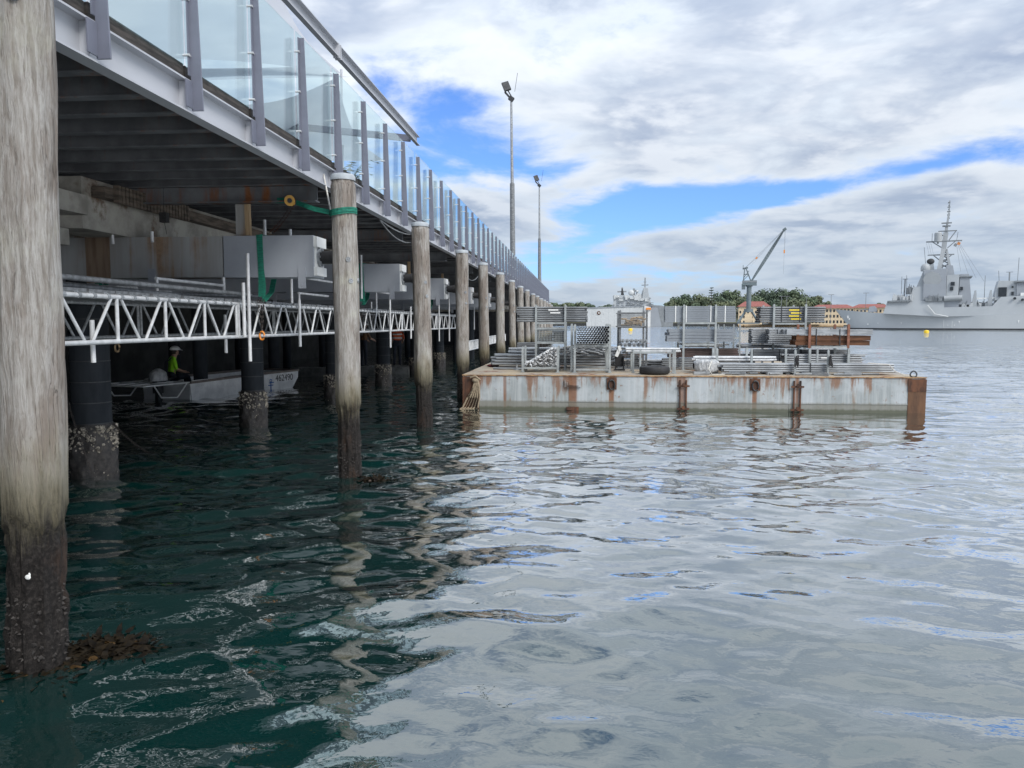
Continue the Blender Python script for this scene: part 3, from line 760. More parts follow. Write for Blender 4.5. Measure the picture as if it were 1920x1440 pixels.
# green slings round the box beams, with chains and hooks
def sling(k, x, y, label, low=2.5):
    b = MB()
    b.strip([(x, y - .012, low + .12), (x + .01, y - .014, 2.85), (x, y - .016, 3.2), (x - .01, y - .016, 3.445), (x, y + .1, 3.452), (x, y + .36, 3.452), (x, y + .478, 3.44), (x, y + .478, 2.82), (x + .03, y + .3, low + .2), (x + .02, y + .02, low + .05)], (.085, 0, .0), .008)
    b.strip([(x + .04, y - .02, low + .10), (x + .055, y - .022, 2.7), (x + .03, y - .024, 2.95), (x + .02, y - .024, 3.45)], (.05, 0, .01), .006)
    tag(b.build('lifting_sling', M_green, loc=(x, y, low)), label, 'sling', 'green lifting slings')
def hoist_chain(x, y, ztop, zbot, label, hookcol):
    root = thing('chain_fall', label, 'chain', (x, y, ztop), 0, 'chain falls')
    for dx in (-.03, .03, .0):
        chain('chain', '', chain_pts((x + dx, y + dx, ztop), (x + dx * .6, y - dx, zbot + .12 + abs(dx)), .0, 6), .026, parent=root)
    b = MB(); loop = [(x + .035 * math.cos(q), y, zbot + .05 + .06 * math.sin(q)) for q in (j * .5 for j in range(13))]; b.path(loop, .014, 6); b.build('hook', hookcol, root, smooth=True)
XS = atY(488, 500, 11.12)[0]
sling(0, XS, 11.14, 'green webbing sling hanging down the right part of the nearest box beam', 2.42)
sling(1, atY(180, 470, 11.12)[0], 11.14, 'green webbing sling at the rusty left part of the nearest box beam', 2.62)
for k, px in ((1, 678), (2, 803), (3, 862)):
    yy = 11.14 + 5.42 * k
    sling(k + 1, atY(px, 520, yy)[0], yy, 'green webbing sling round the %s box beam' % ORD[k])
    hoist_chain(atY(px, 520, yy)[0], yy - .1, 2.5, 1.9, 'dark chain fall below the sling of the %s box beam' % ORD[k], M_chain)
hoist_chain(atY(488, 500, 10.9)[0], 10.9, 2.5, 1.92, 'dark chain fall with an orange hook over the nearest lattice truss', M_orange)
hoist_chain(atY(220, 660, 10.6)[0], 10.6, 2.2, 1.75, 'short chain with a pale hook hanging left of the seated worker', M_timber)
# chain hoist strap from stub column to the second pile
hp = Vector(atY(543, 376, 11.0)); s0 = Vector((-5.0, 11.3, 3.98)); s1 = Vector((PILE[1][0] - .16, PILE[1][1] + .05, atX(622, 387, PILE[1][0])[2]))
st = thing('tie_strap', 'green tie strap from stub column to the top of the second timber pile', 'strap', tuple(s0))
b = MB(); b.strip([s0 + Vector((-.14, -.12, .0)), s0 + Vector((.12, -.14, -.02)), s0.lerp(hp, .4), s0.lerp(hp, .92)], (0, .0, .075), .006); b.build('inner_web', M_green, st)
b = MB(); b.strip([hp.lerp(s1, .15), hp.lerp(s1, .55) - Vector((0, 0, .02)), s1], (0, .02, .07), .006); b.build('outer_web', M_green, st)
b = MB(); zc = s1.z; cx, cy = PILE[1][0] - .026, PILE[1][1]
for dz, ww in ((0, .055), (.03, .03), (-.025, .03)):
    b.strip([(cx + .185 * math.cos(a), cy + .185 * math.sin(a), zc + dz + .02 * math.sin(a * 1.3)) for a in (R(200) + R(200) * i / 12 for i in range(13))], (0, 0, ww), .008)
b.build('pile_wrap', M_green, st)
b = MB(); b.strip([s0 + Vector(p) for p in ((-.15, -.13, .05), (.1, -.14, .09), (.11, .1, .09), (-.15, .1, .05), (-.15, -.13, .05))], (0, 0, .1), .006); b.build('column_wrap', M_green, st)
hb = thing('chain_hoist', 'round yellow hand chain hoist hanging in the green tie strap', 'hoist', tuple(hp))
b = MB(); d = (Vector((0, 0, H)) - hp).normalized(); b.tube(hp - d * .05, hp + d * .05, .075, 22); b.tube(hp + d * .05, hp + d * .066, .056, 22, ri=.04); b.build('housing', M_yellow, hb, smooth=True)
b = MB(); b.tube(hp + d * .05, hp + d * .062, .034, 14); b.build('hub', M_dark, hb, smooth=True)
b = MB(); b.tube(hp - d * .1 + Vector((.03, 0, -.03)), hp - d * .04 + Vector((.03, 0, -.03)), .05, 16); b.build('gear_case', M_yellow, hb, smooth=True)
for j in (0, 1): chain('load_chain', '', chain_pts(hp + Vector((.02 + .05 * j, 0, -.06)), Vector(atY(505 + j * 8, 436, 11.2)), .03), .016, parent=hb, mat_=M_rust)
b = MB(); b.path(chain_pts(atX(606, 322, XF - .02), s1 + Vector((-.06, 0, .02)), .0, 4), .012, 6); tag(b.build('stay_rope', M_wrope, loc=tuple(s1)), 'pale taut rope from deck edge down to the second timber pile', 'rope')
# drooping cables below the deck edge
for a_, b_, sg, lab in ((atX(712, 412, XF), atX(770, 455, -3.5), .12, 'grey cable drooping below the deck edge before the third timber pile'), (atX(714, 413, XF), atX(768, 440, -3.5), .05, 'shorter grey cable under the deck edge before the third timber pile'), (atX(864, 500, -3.9), atX(900, 512, -3.7), .35, 'grey cable loop behind the fourth timber pile')):
    b = MB(); b.path(chain_pts(a_, b_, sg, 10), .012, 6); tag(b.build('cable', M_galvd, loc=tuple(a_)), lab, 'cable')
b = MB(); lp = Vector(atY(308, 408, 10.9)); b.box(lp.x - .05, lp.x + .05, lp.y - .05, lp.y + .05, lp.z - .07, lp.z + .07); b.tube(lp + Vector((.0, -.06, 0)), lp + Vector((0, -.05, 0)), .035, 10); b.tube(lp + Vector((0, 0, .07)), (lp.x, lp.y, 4.1), .004, 5); b.tube(lp - Vector((0, 0, .07)), (lp.x + .03, lp.y, 3.44), .004, 5)
tag(b.build('work_light', M_black, loc=tuple(lp)), 'small black lamp hanging on a wire against the concrete beam', 'lamp')

# ------------------------------------------------------------------ scaffold: lattice trusses, planks, tubes
TZ0, TZ1, TR = 1.965, 2.415, .024
def truss(x, y0, y1, label, mod, verticals, hooks=True, group='aluminium lattice trusses', z0=TZ0, z1=TZ1, r=TR, matl=M_alu):
    t = thing('lattice_truss', label, 'truss', (x, y0, z0), 0, group)
    for z, nm in ((z0, 'bottom_chord'), (z1, 'top_chord')):
        b = MB(); b.tube((x, y0, z), (x, y1, z), r, 12); b.build(nm, matl, t, smooth=True)
    n = max(1, round((y1 - y0) / mod)); m = (y1 - y0) / n
    for i in range(n):
        a = y0 + i * m
        for p, q in (((a + .07, z1), (a + m / 2 - .05, z0)), ((a + m / 2 + .05, z0), (a + m - .07, z1))):
            b = MB(); b.tube((x, p[0], p[1]), (x, q[0], q[1]), r * .68, 8); b.build('diagonal', matl, t, smooth=True)
        if verticals or i == 0:
            b = MB(); b.tube((x, a + .012, z0), (x, a + .012, z1), r * .8, 8); b.build('vertical', matl, t, smooth=True)
    b = MB(); b.tube((x, y1 - .012, z0), (x, y1 - .012, z1), r * .8, 8); b.build('vertical', matl, t, smooth=True)
    if hooks:
        b = MB(); y = y0 + .1
        while y < y1 - .08:
            b.tube((x, y, z1), (x, y + .045, z1), r + .007, 10); b.box(x - .05, x - .012, y - .01, y + .05, z1 + .008, z1 + r + .014); y += .225
        tag(b.build('plank_hooks', M_galv, t), kind='stuff')
    return t
YT = [1.05, 5.65, 10.30, 15.2, 20.1, 25.0, 30.0]
for k in range(6):
    lab = ['nearest lattice truss, mostly hidden by the big timber pile', 'white lattice truss with upright bars right of the nearest timber pile', 'lattice truss running behind the second timber pile',
           'lattice truss between the third timber pile and its neighbours', 'lattice truss behind the fourth timber pile', 'last visible outer lattice truss by the fifth timber pile'][k]
    truss(-4.70, YT[k], YT[k + 1] - .05, lab, 1.02 if k < 2 else .82, k < 2)
for k in range(5):
    truss(-6.35, YT[k] + .4, YT[k + 1] + .35, 'inner lattice truss in shade behind the %s outer one' % ORD[k], .95, k < 1, False, 'inner lattice trusses', matl=M_galv)
truss(-4.55, 29.5, 34.0, 'low white lattice rail near the water by the fifth timber pile', .45, True, False, 'low lattice rails', 1.05, 1.42, .022)
truss(-4.5, 34.3, 39.5, 'low white lattice rail near the water by the sixth timber pile', .45, True, False, 'low lattice rails', 1.12, 1.5, .022)
truss(-4.5, 39.8, 46, 'low white lattice rail near the water by the seventh timber pile', .5, True, False, 'low lattice rails', 1.12, 1.5, .022)
plat = thing('scaffold_platform', 'scaffold plank platform lying across the lattice trusses under the wharf', 'scaffold', (-5.5, 10, 2.45))
b = MB(); b.box(-.92, .72, -.105, .105, -.015, .03); pk = b.mesh('plank', M_galvd)
y = 1.4
while y < 30: place('plank', pk, plat, (random.uniform(-.02, .02), y - 10, random.uniform(0, .006))); y += .2255
# loose tubes lying on the platform
for k, (p, q, r_) in enumerate((((60, 513), (470, 553), .030), ((60, 528), (330, 556), .028), ((60, 540), (255, 541), .03), ((90, 536), (320, 548), .024), ((330, 552), (498, 556), .022))):
    a_, b_ = Vector(atX(*p, -5.0 - .12 * k)), Vector(atX(*q, -4.9 - .1 * k)); a_.z = max(a_.z, 2.5); b_.z = max(b_.z, 2.5)
    b = MB(); b.tube(a_, b_, r_, 10, ri=r_ * .82)
    tag(b.build('scaffold_tube', M_galvd, loc=tuple(a_), smooth=True), ['longest grey tube sloping across the stack on the platform', 'second grey tube in the stack on the platform, under the longest', 'short lowest grey tube in the stack on the platform',
        'thin grey tube in the middle of the stack on the platform', 'brown tinted tube lying on the truss near the green sling'][k], 'tube', 'loose tubes on the platform')
# uprights: photo column, top row, bottom row, depth plane
ups = [(172, 600, 680, -4.77, 'upright tube poking below the truss right of the nearest timber pile'), (419, 520, 553, -5.2, 'thin upright tube ending a handrail above the platform'), (422, 590, 662, -5.3, 'upright tube hanging beside the dark pile in front of the boat'),
       (464, 475, 678, -4.63, 'tallest pale upright tube at the joint between two trusses'), (456, 530, 632, -4.60, 'pale upright tube beside the truss joint, left of the tallest'), (546, 517, 570, -4.9, 'upright tube of the short handrail left of the second timber pile'), (561, 562, 650, -4.62, 'upright tube clamped to the truss left of the second timber pile'),
       (496, 412, 437, -4.9, 'tube end sticking up above the nearest box beam near the sling'), (210, 418, 446, -6.8, 'tube end sticking up above the rusty end of the box beam'), (285, 434, 446, -6.1, 'shortest tube end above the middle of the box beam'), (544, 430, 441, -4.5, 'small tube end above the right end of the box beam'),
       (653, 548, 600, -5.2, 'upright tube behind the second timber pile'), (731, 552, 652, -4.62, 'long pale upright tube between the second and third timber piles'), (696, 566, 585, -5.2, 'short upright tube right of the second timber pile'), (770, 575, 635, -4.62, 'upright tube just left of the third timber pile'),
       (677, 478, 560, -4.7, 'upright tube beside the sling right of the second timber pile'), (823, 570, 640, -4.62, 'upright tube right of the third timber pile'), (842, 560, 640, -4.62, 'upright tube left of the fourth timber pile'), (841, 528, 548, -4.5, 'small tube end above the third box beam'), (889, 575, 618, -4.6, 'upright tube between fourth and fifth timber piles')]
for px, ya, yb, X, lab in ups:
    p0 = atX(px, ya, X); p1 = atX(px, yb, X)
    if lab.startswith(('tube end', 'shortest', 'small')): p1 = (p1[0], p1[1], 3.30 if p1[2] < 3.6 else p1[2])
    if lab.startswith('small tube end above the third'): p1 = (p1[0], p1[1], 3.0)
    b = MB(); b.tube((p0[0], p0[1], p1[2]), (p0[0], p0[1], p0[2]), .024, 10)
    tag(b.build('upright_tube', M_white, loc=(p0[0], p0[1], p1[2]), smooth=True), lab, 'tube', 'upright scaffold tubes')
for (pa, pb, X, lab) in (((292, 522), (420, 536), -5.2, 'handrail tube above the platform under the nearest box beam'), ((545, 517), (660, 535), -4.9, 'pale handrail tube passing behind the second timber pile'), ((560, 549), (615, 556), -5.0, 'low thin handrail tube left of the second timber pile'), ((705, 547), (735, 551), -4.7, 'short handrail tube right of the second timber pile')):
    a_, b_ = atX(*pa, X), atX(*pb, X); z = (a_[2] + b_[2]) / 2
    b = MB(); b.tube((X, a_[1], z), (X, b_[1], z), .022, 10); b.tube((X, a_[1] + .02, 2.44), (X, a_[1] + .02, z), .02, 8); tag(b.build('handrail_tube', M_white, loc=(X, a_[1], z), smooth=True), lab, 'tube', 'scaffold handrails')

# ------------------------------------------------------------------ text helper
def text_mesh(body, size, matl, parent, loc, rot, extrude=.002, name='lettering'):
    cu = bpy.data.curves.new('t', 'FONT'); cu.body = body; cu.size = size; cu.extrude = extrude; cu.align_x = 'LEFT'
    o = bpy.data.objects.new('t', cu); COL.objects.link(o)
    me = bpy.data.meshes.new_from_object(o.evaluated_get(bpy.context.evaluated_depsgraph_get()))
    bpy.data.objects.remove(o); me.materials.clear(); me.materials.append(matl)
    n = bpy.data.objects.new(name, me); COL.objects.link(n); n.parent = parent; n.location = loc; n.rotation_euler = rot
    return n

# ------------------------------------------------------------------ work boat
bs, be = Vector(atZ(362, 750)), Vector(atZ(548, 727)); bd = be - bs
boat = thing('work_boat', 'flat aluminium work boat with numbered bow moored under the wharf', 'boat', (bs.x, bs.y, 0), math.atan2(bd.y, bd.x), local=True)
L = bd.length; BW = 1.75
side = [(-.02, -.15), (L - .12, -.15), (L + .32, .34), (L + .34, .60), (L * .5, .57), (0.0, .55), (-.10, .5)]
b = MB(); b.prism(side, 0, .03); b.prism(side, BW - .03, BW); b.box(0, L - .1, .03, BW - .03, -.14, -.08); b.box(-.08, -.03, .03, BW - .03, -.14, .46)
b.add([(L - .12, .03, -.15), (L + .32, .03, .34), (L + .34, .03, .60), (L + .34, BW - .03, .60), (L + .32, BW - .03, .34), (L - .12, BW - .03, -.15)], [(0, 1, 4, 5), (1, 2, 3, 4)])
b.build('hull', M_boat, boat)
b = MB()
for yy in (-.03, BW - .04): b.prism([(-.1, .46), (L * .5, .515), (L + .36, .545), (L + .36, .605), (L * .5, .585), (-.1, .53)], yy, yy + .07)
b.box(L + .30, L + .37, 0, BW, .55, .607); b.build('gunwale', M_boatin, boat)
b = MB(); b.box(.05, L, .05, BW - .05, .14, .16); b.box(1.5, 1.9, .05, BW - .05, .17, .42); b.box(3.4, 3.75, .05, BW - .05, .17, .42); b.build('thwarts', M_boat, boat)
b = MB()
for yy in (.02, .6, 1.15, BW - .02):
    b.tube((-1.7, yy, .50), (.02, yy, .50), .022, 8)
for xx in (-1.7, -.9, -.1): b.tube((xx, 0, .50), (xx, BW, .50), .022, 8)
for yy in (.02, BW - .02): b.path([(-1.35, yy, .50), (-1.1, yy, .16), (-.55, yy, .12), (-.2, yy, .48)], .02, 6)
b.build('stern_frame', M_boat, boat, smooth=True)
mo = (-.42, .82)
b = MB(); b.grid(lambda u, v: (mo[0] + (.30 * math.cos(6.283 * u)) * (1 - .25 * v) * (.2 + .8 * math.sin(min(1, (1.02 - v) * 2.2) * 1.57)), mo[1] + .19 * math.sin(6.283 * u) * (.2 + .8 * math.sin(min(1, (1.02 - v) * 2.2) * 1.57)), .55 + .34 * v), 18, 10)
b.build('motor_cowl', M_plastic, boat, smooth=True)
b = MB(); b.box(mo[0] - .12, mo[0] + .10, mo[1] - .09, mo[1] + .09, .2, .55); b.prism([(mo[0] - .1, -.3), (mo[0] + .12, -.3), (mo[0] + .08, .22), (mo[0] - .08, .22)], mo[1] - .05, mo[1] + .05); b.beam((mo[0] + .1, mo[1], .5), (mo[0] + .75, mo[1] + .1, .62), .05, .05); b.build('motor_leg', M_dark, boat)
text_mesh('462490', .30, M_tbl, boat, (L - .86, -.006, .27), (R(90), 0, 0), name='registration_number')
text_mesh('CO', .24, M_pwhite, boat, (L - 1.66, -.006, .25), (R(90), 0, 0), name='company_lettering')
text_mesh('NG', .24, M_pwhite, boat, (L - 1.66, -.006, -.0), (R(90), 0, 0), name='company_lettering')
text_mesh('MARINE', .085, M_pwhite, boat, (.14, -.006, .36), (R(90), 0, 0), name='small_lettering')
b = MB()
for q in ((0, .0, .05, .34), (-.1, .2, .1, .03), (-.06, .28, .06, .03)): b.box(L - 1.12 + q[0], L - 1.12 + q[0] + (.05 if q[2] == .05 else .24), -.008, -.003, -.05 + q[1], -.05 + q[1] + q[3])
b.tube((L - 1.095, -.003, .31), (L - 1.095, -.008, .31), .06, 12, ri=.035); b.path([(L - 1.23, -.006, .02), (L - 1.17, -.006, -.06), (L - 1.095, -.006, -.08), (L - 1.02, -.006, -.06), (L - .96, -.006, .02)], .018, 6); b.build('blue_anchor_mark', M_blue, boat)
b = MB(); b.ball((.95, .9, .34), .28, 12, 7, (1.2, 1, .45)); b.ball((1.25, .7, .3), .2, 10, 6, (1, 1, .5)); wp = boat.matrix_world
ob = b.build('folded_tarp', mat('olive_tarp', (.07, .11, .02), (.04, .06, .015), 6.0, rough=.8, bump=.5), boat, smooth=True); ob.name = 'folded_tarp'

# ------------------------------------------------------------------ people
def skin_body(name, joints, edges, mats_by_bone, parent, root_joint):
    names = list(joints); me = bpy.data.meshes.new(name)
    me.from_pydata([joints[n][:3] for n in names], [(names.index(a), names.index(b)) for a, b, _ in edges], [])
    o = bpy.data.objects.new(name, me); COL.objects.link(o)
    md = o.modifiers.new('s', 'SKIN'); md.use_smooth_shade = True
    for i, n in enumerate(names):
        sv = me.skin_vertices[0].data[i]; r = joints[n][3]; sv.radius = r if isinstance(r, tuple) else (r, r); sv.use_root = (n == root_joint)
    o.modifiers.new('u', 'SUBSURF').levels = 2
    bpy.context.view_layer.update()
    m2 = bpy.data.meshes.new_from_object(o.evaluated_get(bpy.context.evaluated_depsgraph_get()))
    bpy.data.objects.remove(o)
    m2.materials.clear(); mats = []
    for *_, m in edges:
        if m not in mats: mats.append(m); m2.materials.append(m)
    seg = [(Vector(joints[a][:3]), Vector(joints[b][:3]), mats.index(m)) for a, b, m in edges]
    for p in m2.polygons:
        c = p.center; best = (9, 0)
        for a, b_, k in seg:
            ab = b_ - a; t = max(0, min(1, (c - a).dot(ab) / max(ab.dot(ab), 1e-9))); dd = (a + ab * t - c).length
            if dd < best[0]: best = (dd, k)
        p.material_index = best[1]
    m2.shade_smooth()
    ob = bpy.data.objects.new(name, m2); COL.objects.link(ob); ob.parent = parent
    return ob
def person(label, loc, rz, J, shirt, trousers, helmet=True, boots=M_dark, hat_mat=None):
    root = thing('person', label, 'person', loc, rz, 'workers', local=True)
    E_ = [('pelvis', 'waist', trousers), ('waist', 'chest', shirt), ('chest', 'neck', shirt), ('neck', 'head', M_skin), ('head', 'crown', M_skin), ('head', 'nose', M_skin)]
    for s in 'lr':
        E_ += [('chest', 'sh' + s, shirt), ('sh' + s, 'el' + s, shirt), ('el' + s, 'wr' + s, M_skin), ('wr' + s, 'ha' + s, M_skin), ('pelvis', 'hi' + s, trousers), ('hi' + s, 'kn' + s, trousers), ('kn' + s, 'an' + s, trousers), ('an' + s, 'to' + s, boots)]
    skin_body('body', J, E_, None, root, 'pelvis')
    h = Vector(J['crown'][:3]); hd = Vector(J['head'][:3]); f = (Vector(J['nose'][:3]) - hd); f.z = 0; f.normalize()
    up = (h - hd).normalized()
    if helmet:
        b = MB(); n = 18
        vs = []; c = h - up * .02
        sd_ = up.cross(f).normalized()
        for k in range(7):
            a = k / 6 * 1.5; rr = .135 * math.cos(a); zz = .125 * math.sin(a)
            vs += [c + (f * math.cos(2 * math.pi * i / n) * 1.1 + sd_ * math.sin(2 * math.pi * i / n)) * rr + up * zz for i in range(n)]
        b.add(vs, [(k * n + i, k * n + (i + 1) % n, (k + 1) * n + (i + 1) % n, (k + 1) * n + i) for k in range(6) for i in range(n)] + [tuple(range(n))[::-1]])
        b.add([c + f * .13 + sd_ * .09, c + f * .20 + sd_ * .05 - up * .015, c + f * .20 - sd_ * .05 - up * .015, c + f * .13 - sd_ * .09, c + f * .12 + sd_ * .09 + up * .014, c + f * .19 + sd_ * .05 - up * .004, c + f * .19 - sd_ * .05 - up * .004, c + f * .12 - sd_ * .09 + up * .014],
              [(0, 1, 2, 3), (7, 6, 5, 4), (0, 4, 5, 1), (1, 5, 6, 2), (2, 6, 7, 3), (3, 7, 4, 0)])
        b.build('helmet', hat_mat or M_helm, root, smooth=True)
    b = MB(); b.ball(hd - f * .035 + up * .02, .088, 12, 7, (1, 1, .9)); b.build('hair', M_hair, root, smooth=True)
    sd_ = up.cross(f).normalized(); b = MB()
    for s in (-1, 1): b.ball(hd + f * .092 + sd_ * .034 * s + up * .018, .012, 8, 5)
    b.build('eyes', M_glassd, root, smooth=True)
    b = MB()
    for s in (-1, 1): b.ball(hd + sd_ * .095 * s - up * .005, .026, 8, 5, (.6, .6, 1.2))
    b.path([hd + f * .098 + sd_ * .025 * t - up * .055 for t in (-1, 0, 1)], .006, 5); b.build('ears_and_mouth', M_skin, root, smooth=True)
    for s in 'lr':
        w, hh = Vector(J['wr' + s][:3]), Vector(J['ha' + s][:3]); d = (hh - w).normalized(); sx = d.cross(Vector((.3, .2, 1))).normalized(); nn = d.cross(sx); b = MB()
        for k, ln in enumerate((.065, .08, .085, .078)):
            o_ = hh + sx * (k - 1.5) * .019; b.path([o_, o_ + d * ln * .5 + nn * .006, o_ + d * ln * .85 + nn * .03], [.009, .008, .006], 6)
        o_ = w.lerp(hh, .4) + sx * -.035; b.path([o_, o_ - sx * .03 + d * .03, o_ - sx * .03 + d * .065 + nn * .012], [.011, .009, .007], 6)
        b.build('fingers', M_skin, root, smooth=True)
    return root
def stand(lean=0.0, armf=.2, step=.0):
    J = {'pelvis': (0, 0, .95, (.15, .12)), 'waist': (lean * .3, 0, 1.10, (.155, .11)), 'chest': (lean * .7, 0, 1.34, (.18, .125)), 'neck': (lean, 0, 1.52, .062), 'head': (lean + .03, 0, 1.64, (.085, .095)), 'crown': (lean + .02, 0, 1.74, (.075, .085)), 'nose': (lean + .125, 0, 1.63, .022)}
    for s, q in (('l', 1), ('r', -1)):
        J['sh' + s] = (lean * .9, .19 * q, 1.43, .068); J['el' + s] = (lean * .9 + armf * .25, .27 * q, 1.16, .048); J['wr' + s] = (lean * .9 + armf, .22 * q, .97 + armf * .35, .036); J['ha' + s] = (lean * .9 + armf * 1.3, .20 * q, .90 + armf * .42, (.042, .024))
        J['hi' + s] = (0, .10 * q, .90, .105); J['kn' + s] = (.03 + step * q, .11 * q, .50, .072); J['an' + s] = (step * q * 1.3, .12 * q, .09, .05); J['to' + s] = (.16 + step * q * 1.3, .14 * q, .04, .042)
    return J
sit = {'pelvis': (0, 0, .10, (.16, .13)), 'waist': (.02, 0, .26, (.16, .12)), 'chest': (.07, 0, .50, (.185, .13)), 'neck': (.12, 0, .68, .062), 'head': (.16, 0, .80, (.085, .095)), 'crown': (.155, 0, .90, (.075, .085)), 'nose': (.255, 0, .79, .022)}
for s, q in (('l', 1), ('r', -1)):
    sit['sh' + s] = (.06, .19 * q, .59, .07); sit['el' + s] = (.10, .26 * q, .34, .05); sit['wr' + s] = (.32, .20 * q, .26, .037); sit['ha' + s] = (.41, .17 * q, .25, (.042, .024))
    sit['hi' + s] = (.03, .10 * q, .09, .11); sit['kn' + s] = (.46, .13 * q, .12, .078); sit['an' + s] = (.50, .13 * q, -.27, .052); sit['to' + s] = (.64, .14 * q, -.31, .042)
def boat_pt(x, y, z): a = boat.rotation_euler.z; return (bs.x + x * math.cos(a) - y * math.sin(a), bs.y + x * math.sin(a) + y * math.cos(a), z)
p1 = person('seated worker in lime high visibility shirt and white helmet at the boat stern', boat_pt(.25, 1.05, .50), boat.rotation_euler.z - .5, sit, M_hiviz, M_navy)
b = MB()
for q in (-1, 1): b.strip([(.02, .10 * q, .66), (.19, .10 * q, .56), (.22, .10 * q, .40), (.17, .10 * q, .2)], (0, .055, 0), .012); b.strip([(.02, .10 * q, .66), (-.1, .08 * q, .55), (-.13, .08 * q, .25)], (0, .055, 0), .012)
b.build('harness', M_navy, p1)
b = MB(); b.box(*[v for v in (.15, .55, .75, 1.3)], .14, .5); bx = MB(); bx.box(.0, .42, .75, 1.35, .162, .495); bx.build('helm_seat', M_boatin, boat)
# pontoons with two workers
def pontoon(label, x0, n, y, zt=.36):
    r = thing('pontoon', label, 'pontoon', (x0, y, 0), 0, 'modular floats under the wharf')
    for k in range(n):
        b = MB(); xx = x0 + k * .52; b.prism([(xx + .03, -.15), (xx + .48, -.15), (xx + .51, -.1), (xx + .51, zt - .05), (xx + .47, zt), (xx + .04, zt), (xx, zt - .05), (xx, -.1)], y, y + .95); b.build('float', M_float, r)
    return r
pw = atZ(745, 704)
pontoon('grey modular float carrying two standing workers', atZ(672, 704)[0], 4, pw[1])
pontoon('grey modular float beside the bow of the work boat', atZ(548, 706)[0], 3, pw[1] - 1.3)
wx = atY(745, 690, pw[1] + .4)
person('worker in orange shirt with reflective band, back turned, between second and third timber piles', (wx[0], wx[1], .36), R(100), stand(.06, .25), M_hivo, M_navy)
w3 = bpy.data.objects['person.001']
b = MB()
def band(z, r1, r2, x0): b.strip([(x0 + r1 * math.cos(a), r2 * math.sin(a), z) for a in (i * 2 * math.pi / 16 for i in range(17))], (0, 0, .05), .01)
band(1.18, .145, .20, .02); band(1.33, .155, .215, .04); b.build('reflective_band', M_refl, w3)
wy = atY(682, 690, pw[1] + .3)
person('worker in dark vest and orange sleeves half hidden by the second timber pile', (wy[0], wy[1], .36), R(60), stand(.05, .35), mat('tan_vest', (.22, .13, .06), (.10, .05, .03), 6.0, rough=.8), M_navy)

# ------------------------------------------------------------------ masts
for k, (px, yt, yj, lab) in enumerate(((962, 178, 342, 'taller looking floodlight mast with two lamp heads near the wharf end'), (1012, 338, 445, 'farther and smaller floodlight mast beyond the wharf, right of the other'))):
    X = -5.0
    base = atX(px, 475 if k == 0 else 525, X); zt = atX(px - 3, yt, X)[2]; zj = atX(px - 1, yj, X)[2]
    fl = thing('floodlight_mast', lab, 'light mast', (X, base[1], ZT), 0, 'floodlight masts')
    y = base[1]; lx = -.13 if k == 0 else -.08
    b = MB(); b.tube((X, y, ZT - .4), (X + lx * .5, y, zj), .21 if k == 0 else .24, 14, r2=.17); b.build('lower_shaft', M_galvd, fl, smooth=True)
    b = MB(); b.tube((X + lx * .5, y, zj), (X + lx, y, zt), .12, 12, r2=.075); b.build('upper_shaft', M_galv, fl, smooth=True)
    s = 1.0
    b = MB(); b.obox((X + lx, y, zt + .1), (.35, .3, .3), (0, .6, 0)); b.beam((X + lx + .1, y, zt + .1), (X + lx - .3, y, zt + .8), .08, .08); b.tube((X + lx + .25, y, zt + .6), (X + lx + .45, y, zt + 1.9), .015, 5); b.build('bracket', M_dark, fl)
    b = MB(); b.obox((X + lx - .35, y - .1, zt + .95), (.5, .16, .68), (R(-20), R(-18), R(15))); b.build('lamp_head', M_dark, fl)
    b = MB(); b.obox((X + lx - .365, y - .19, zt + .91), (.38, .02, .54), (R(-20), R(-18), R(15))); b.build('lamp_glass', M_pwhite, fl)
    b = MB(); b.obox((X + lx - .25, y, zt + .35), (.62, .2, .12), (0, R(48), 0)); b.build('lower_lamp_head', M_dark, fl)

# ------------------------------------------------------------------ barge
BX0, BX1, BY0, BY1, BZ = -2.95, 8.18, 19.15, 27.6, .865
barge = thing('barge', 'pale grey work barge with rust streaked sides loaded with scaffolding', 'barge', (BX0, BY0, 0))
b = MB(); seams = [BX0, -.3, 2.35, 5.02, BX1]
for i in range(4):
    q = MB(); q.box(seams[i] + (.004 if i else 0), seams[i + 1] - .004, BY0 + .012, BY0 + .05, -.4, BZ - .02); q.build('front_plate', M_barge, barge)
b.box(BX0 + .01, BX1 - .01, BY0 + .05, BY1, -.4, BZ - .021); b.build('hull', M_barge, barge)
b = MB(); b.box(BX0 - .01, BX1 + .01, BY0 - .004, BY1 + .01, BZ - .02, BZ); b.build('deck', M_bdeck, barge)
b = MB(); b.box(BX0 - .012, BX1 + .012, BY0 - .014, BY0 - .0045, BZ - .022, BZ + .004); b.build('edge_strip', mat('edge_strip_ochre', (.40, .25, .12), (.16, .085, .045), 6.0, rough=.85), barge)
b = MB(); b.box(-1.2, BX1, BY0 + .0, BY0 + .011, .20, .225); b.build('rubbing_strake', M_barge, barge)
for xx, w in ((BX0 - .006, .42), (BX1 - .40, .41)):
    b = MB(); b.box(xx, xx + w, BY0 - .003, BY0 + .06, -.35, BZ - .05); b.build('rusted_corner', M_rust if xx < 0 else mat('rust_brown_corner', (.155, .078, .04), (.065, .035, .022), 3.0, (1, 1, .3), .85, bump=.4), barge)
b = MB(); b.box(BX1 - .41, BX1 + .012, BY0 - .012, BY0 - .002, .52, BZ - .05); b.build('corner_doubler', M_rust, barge)
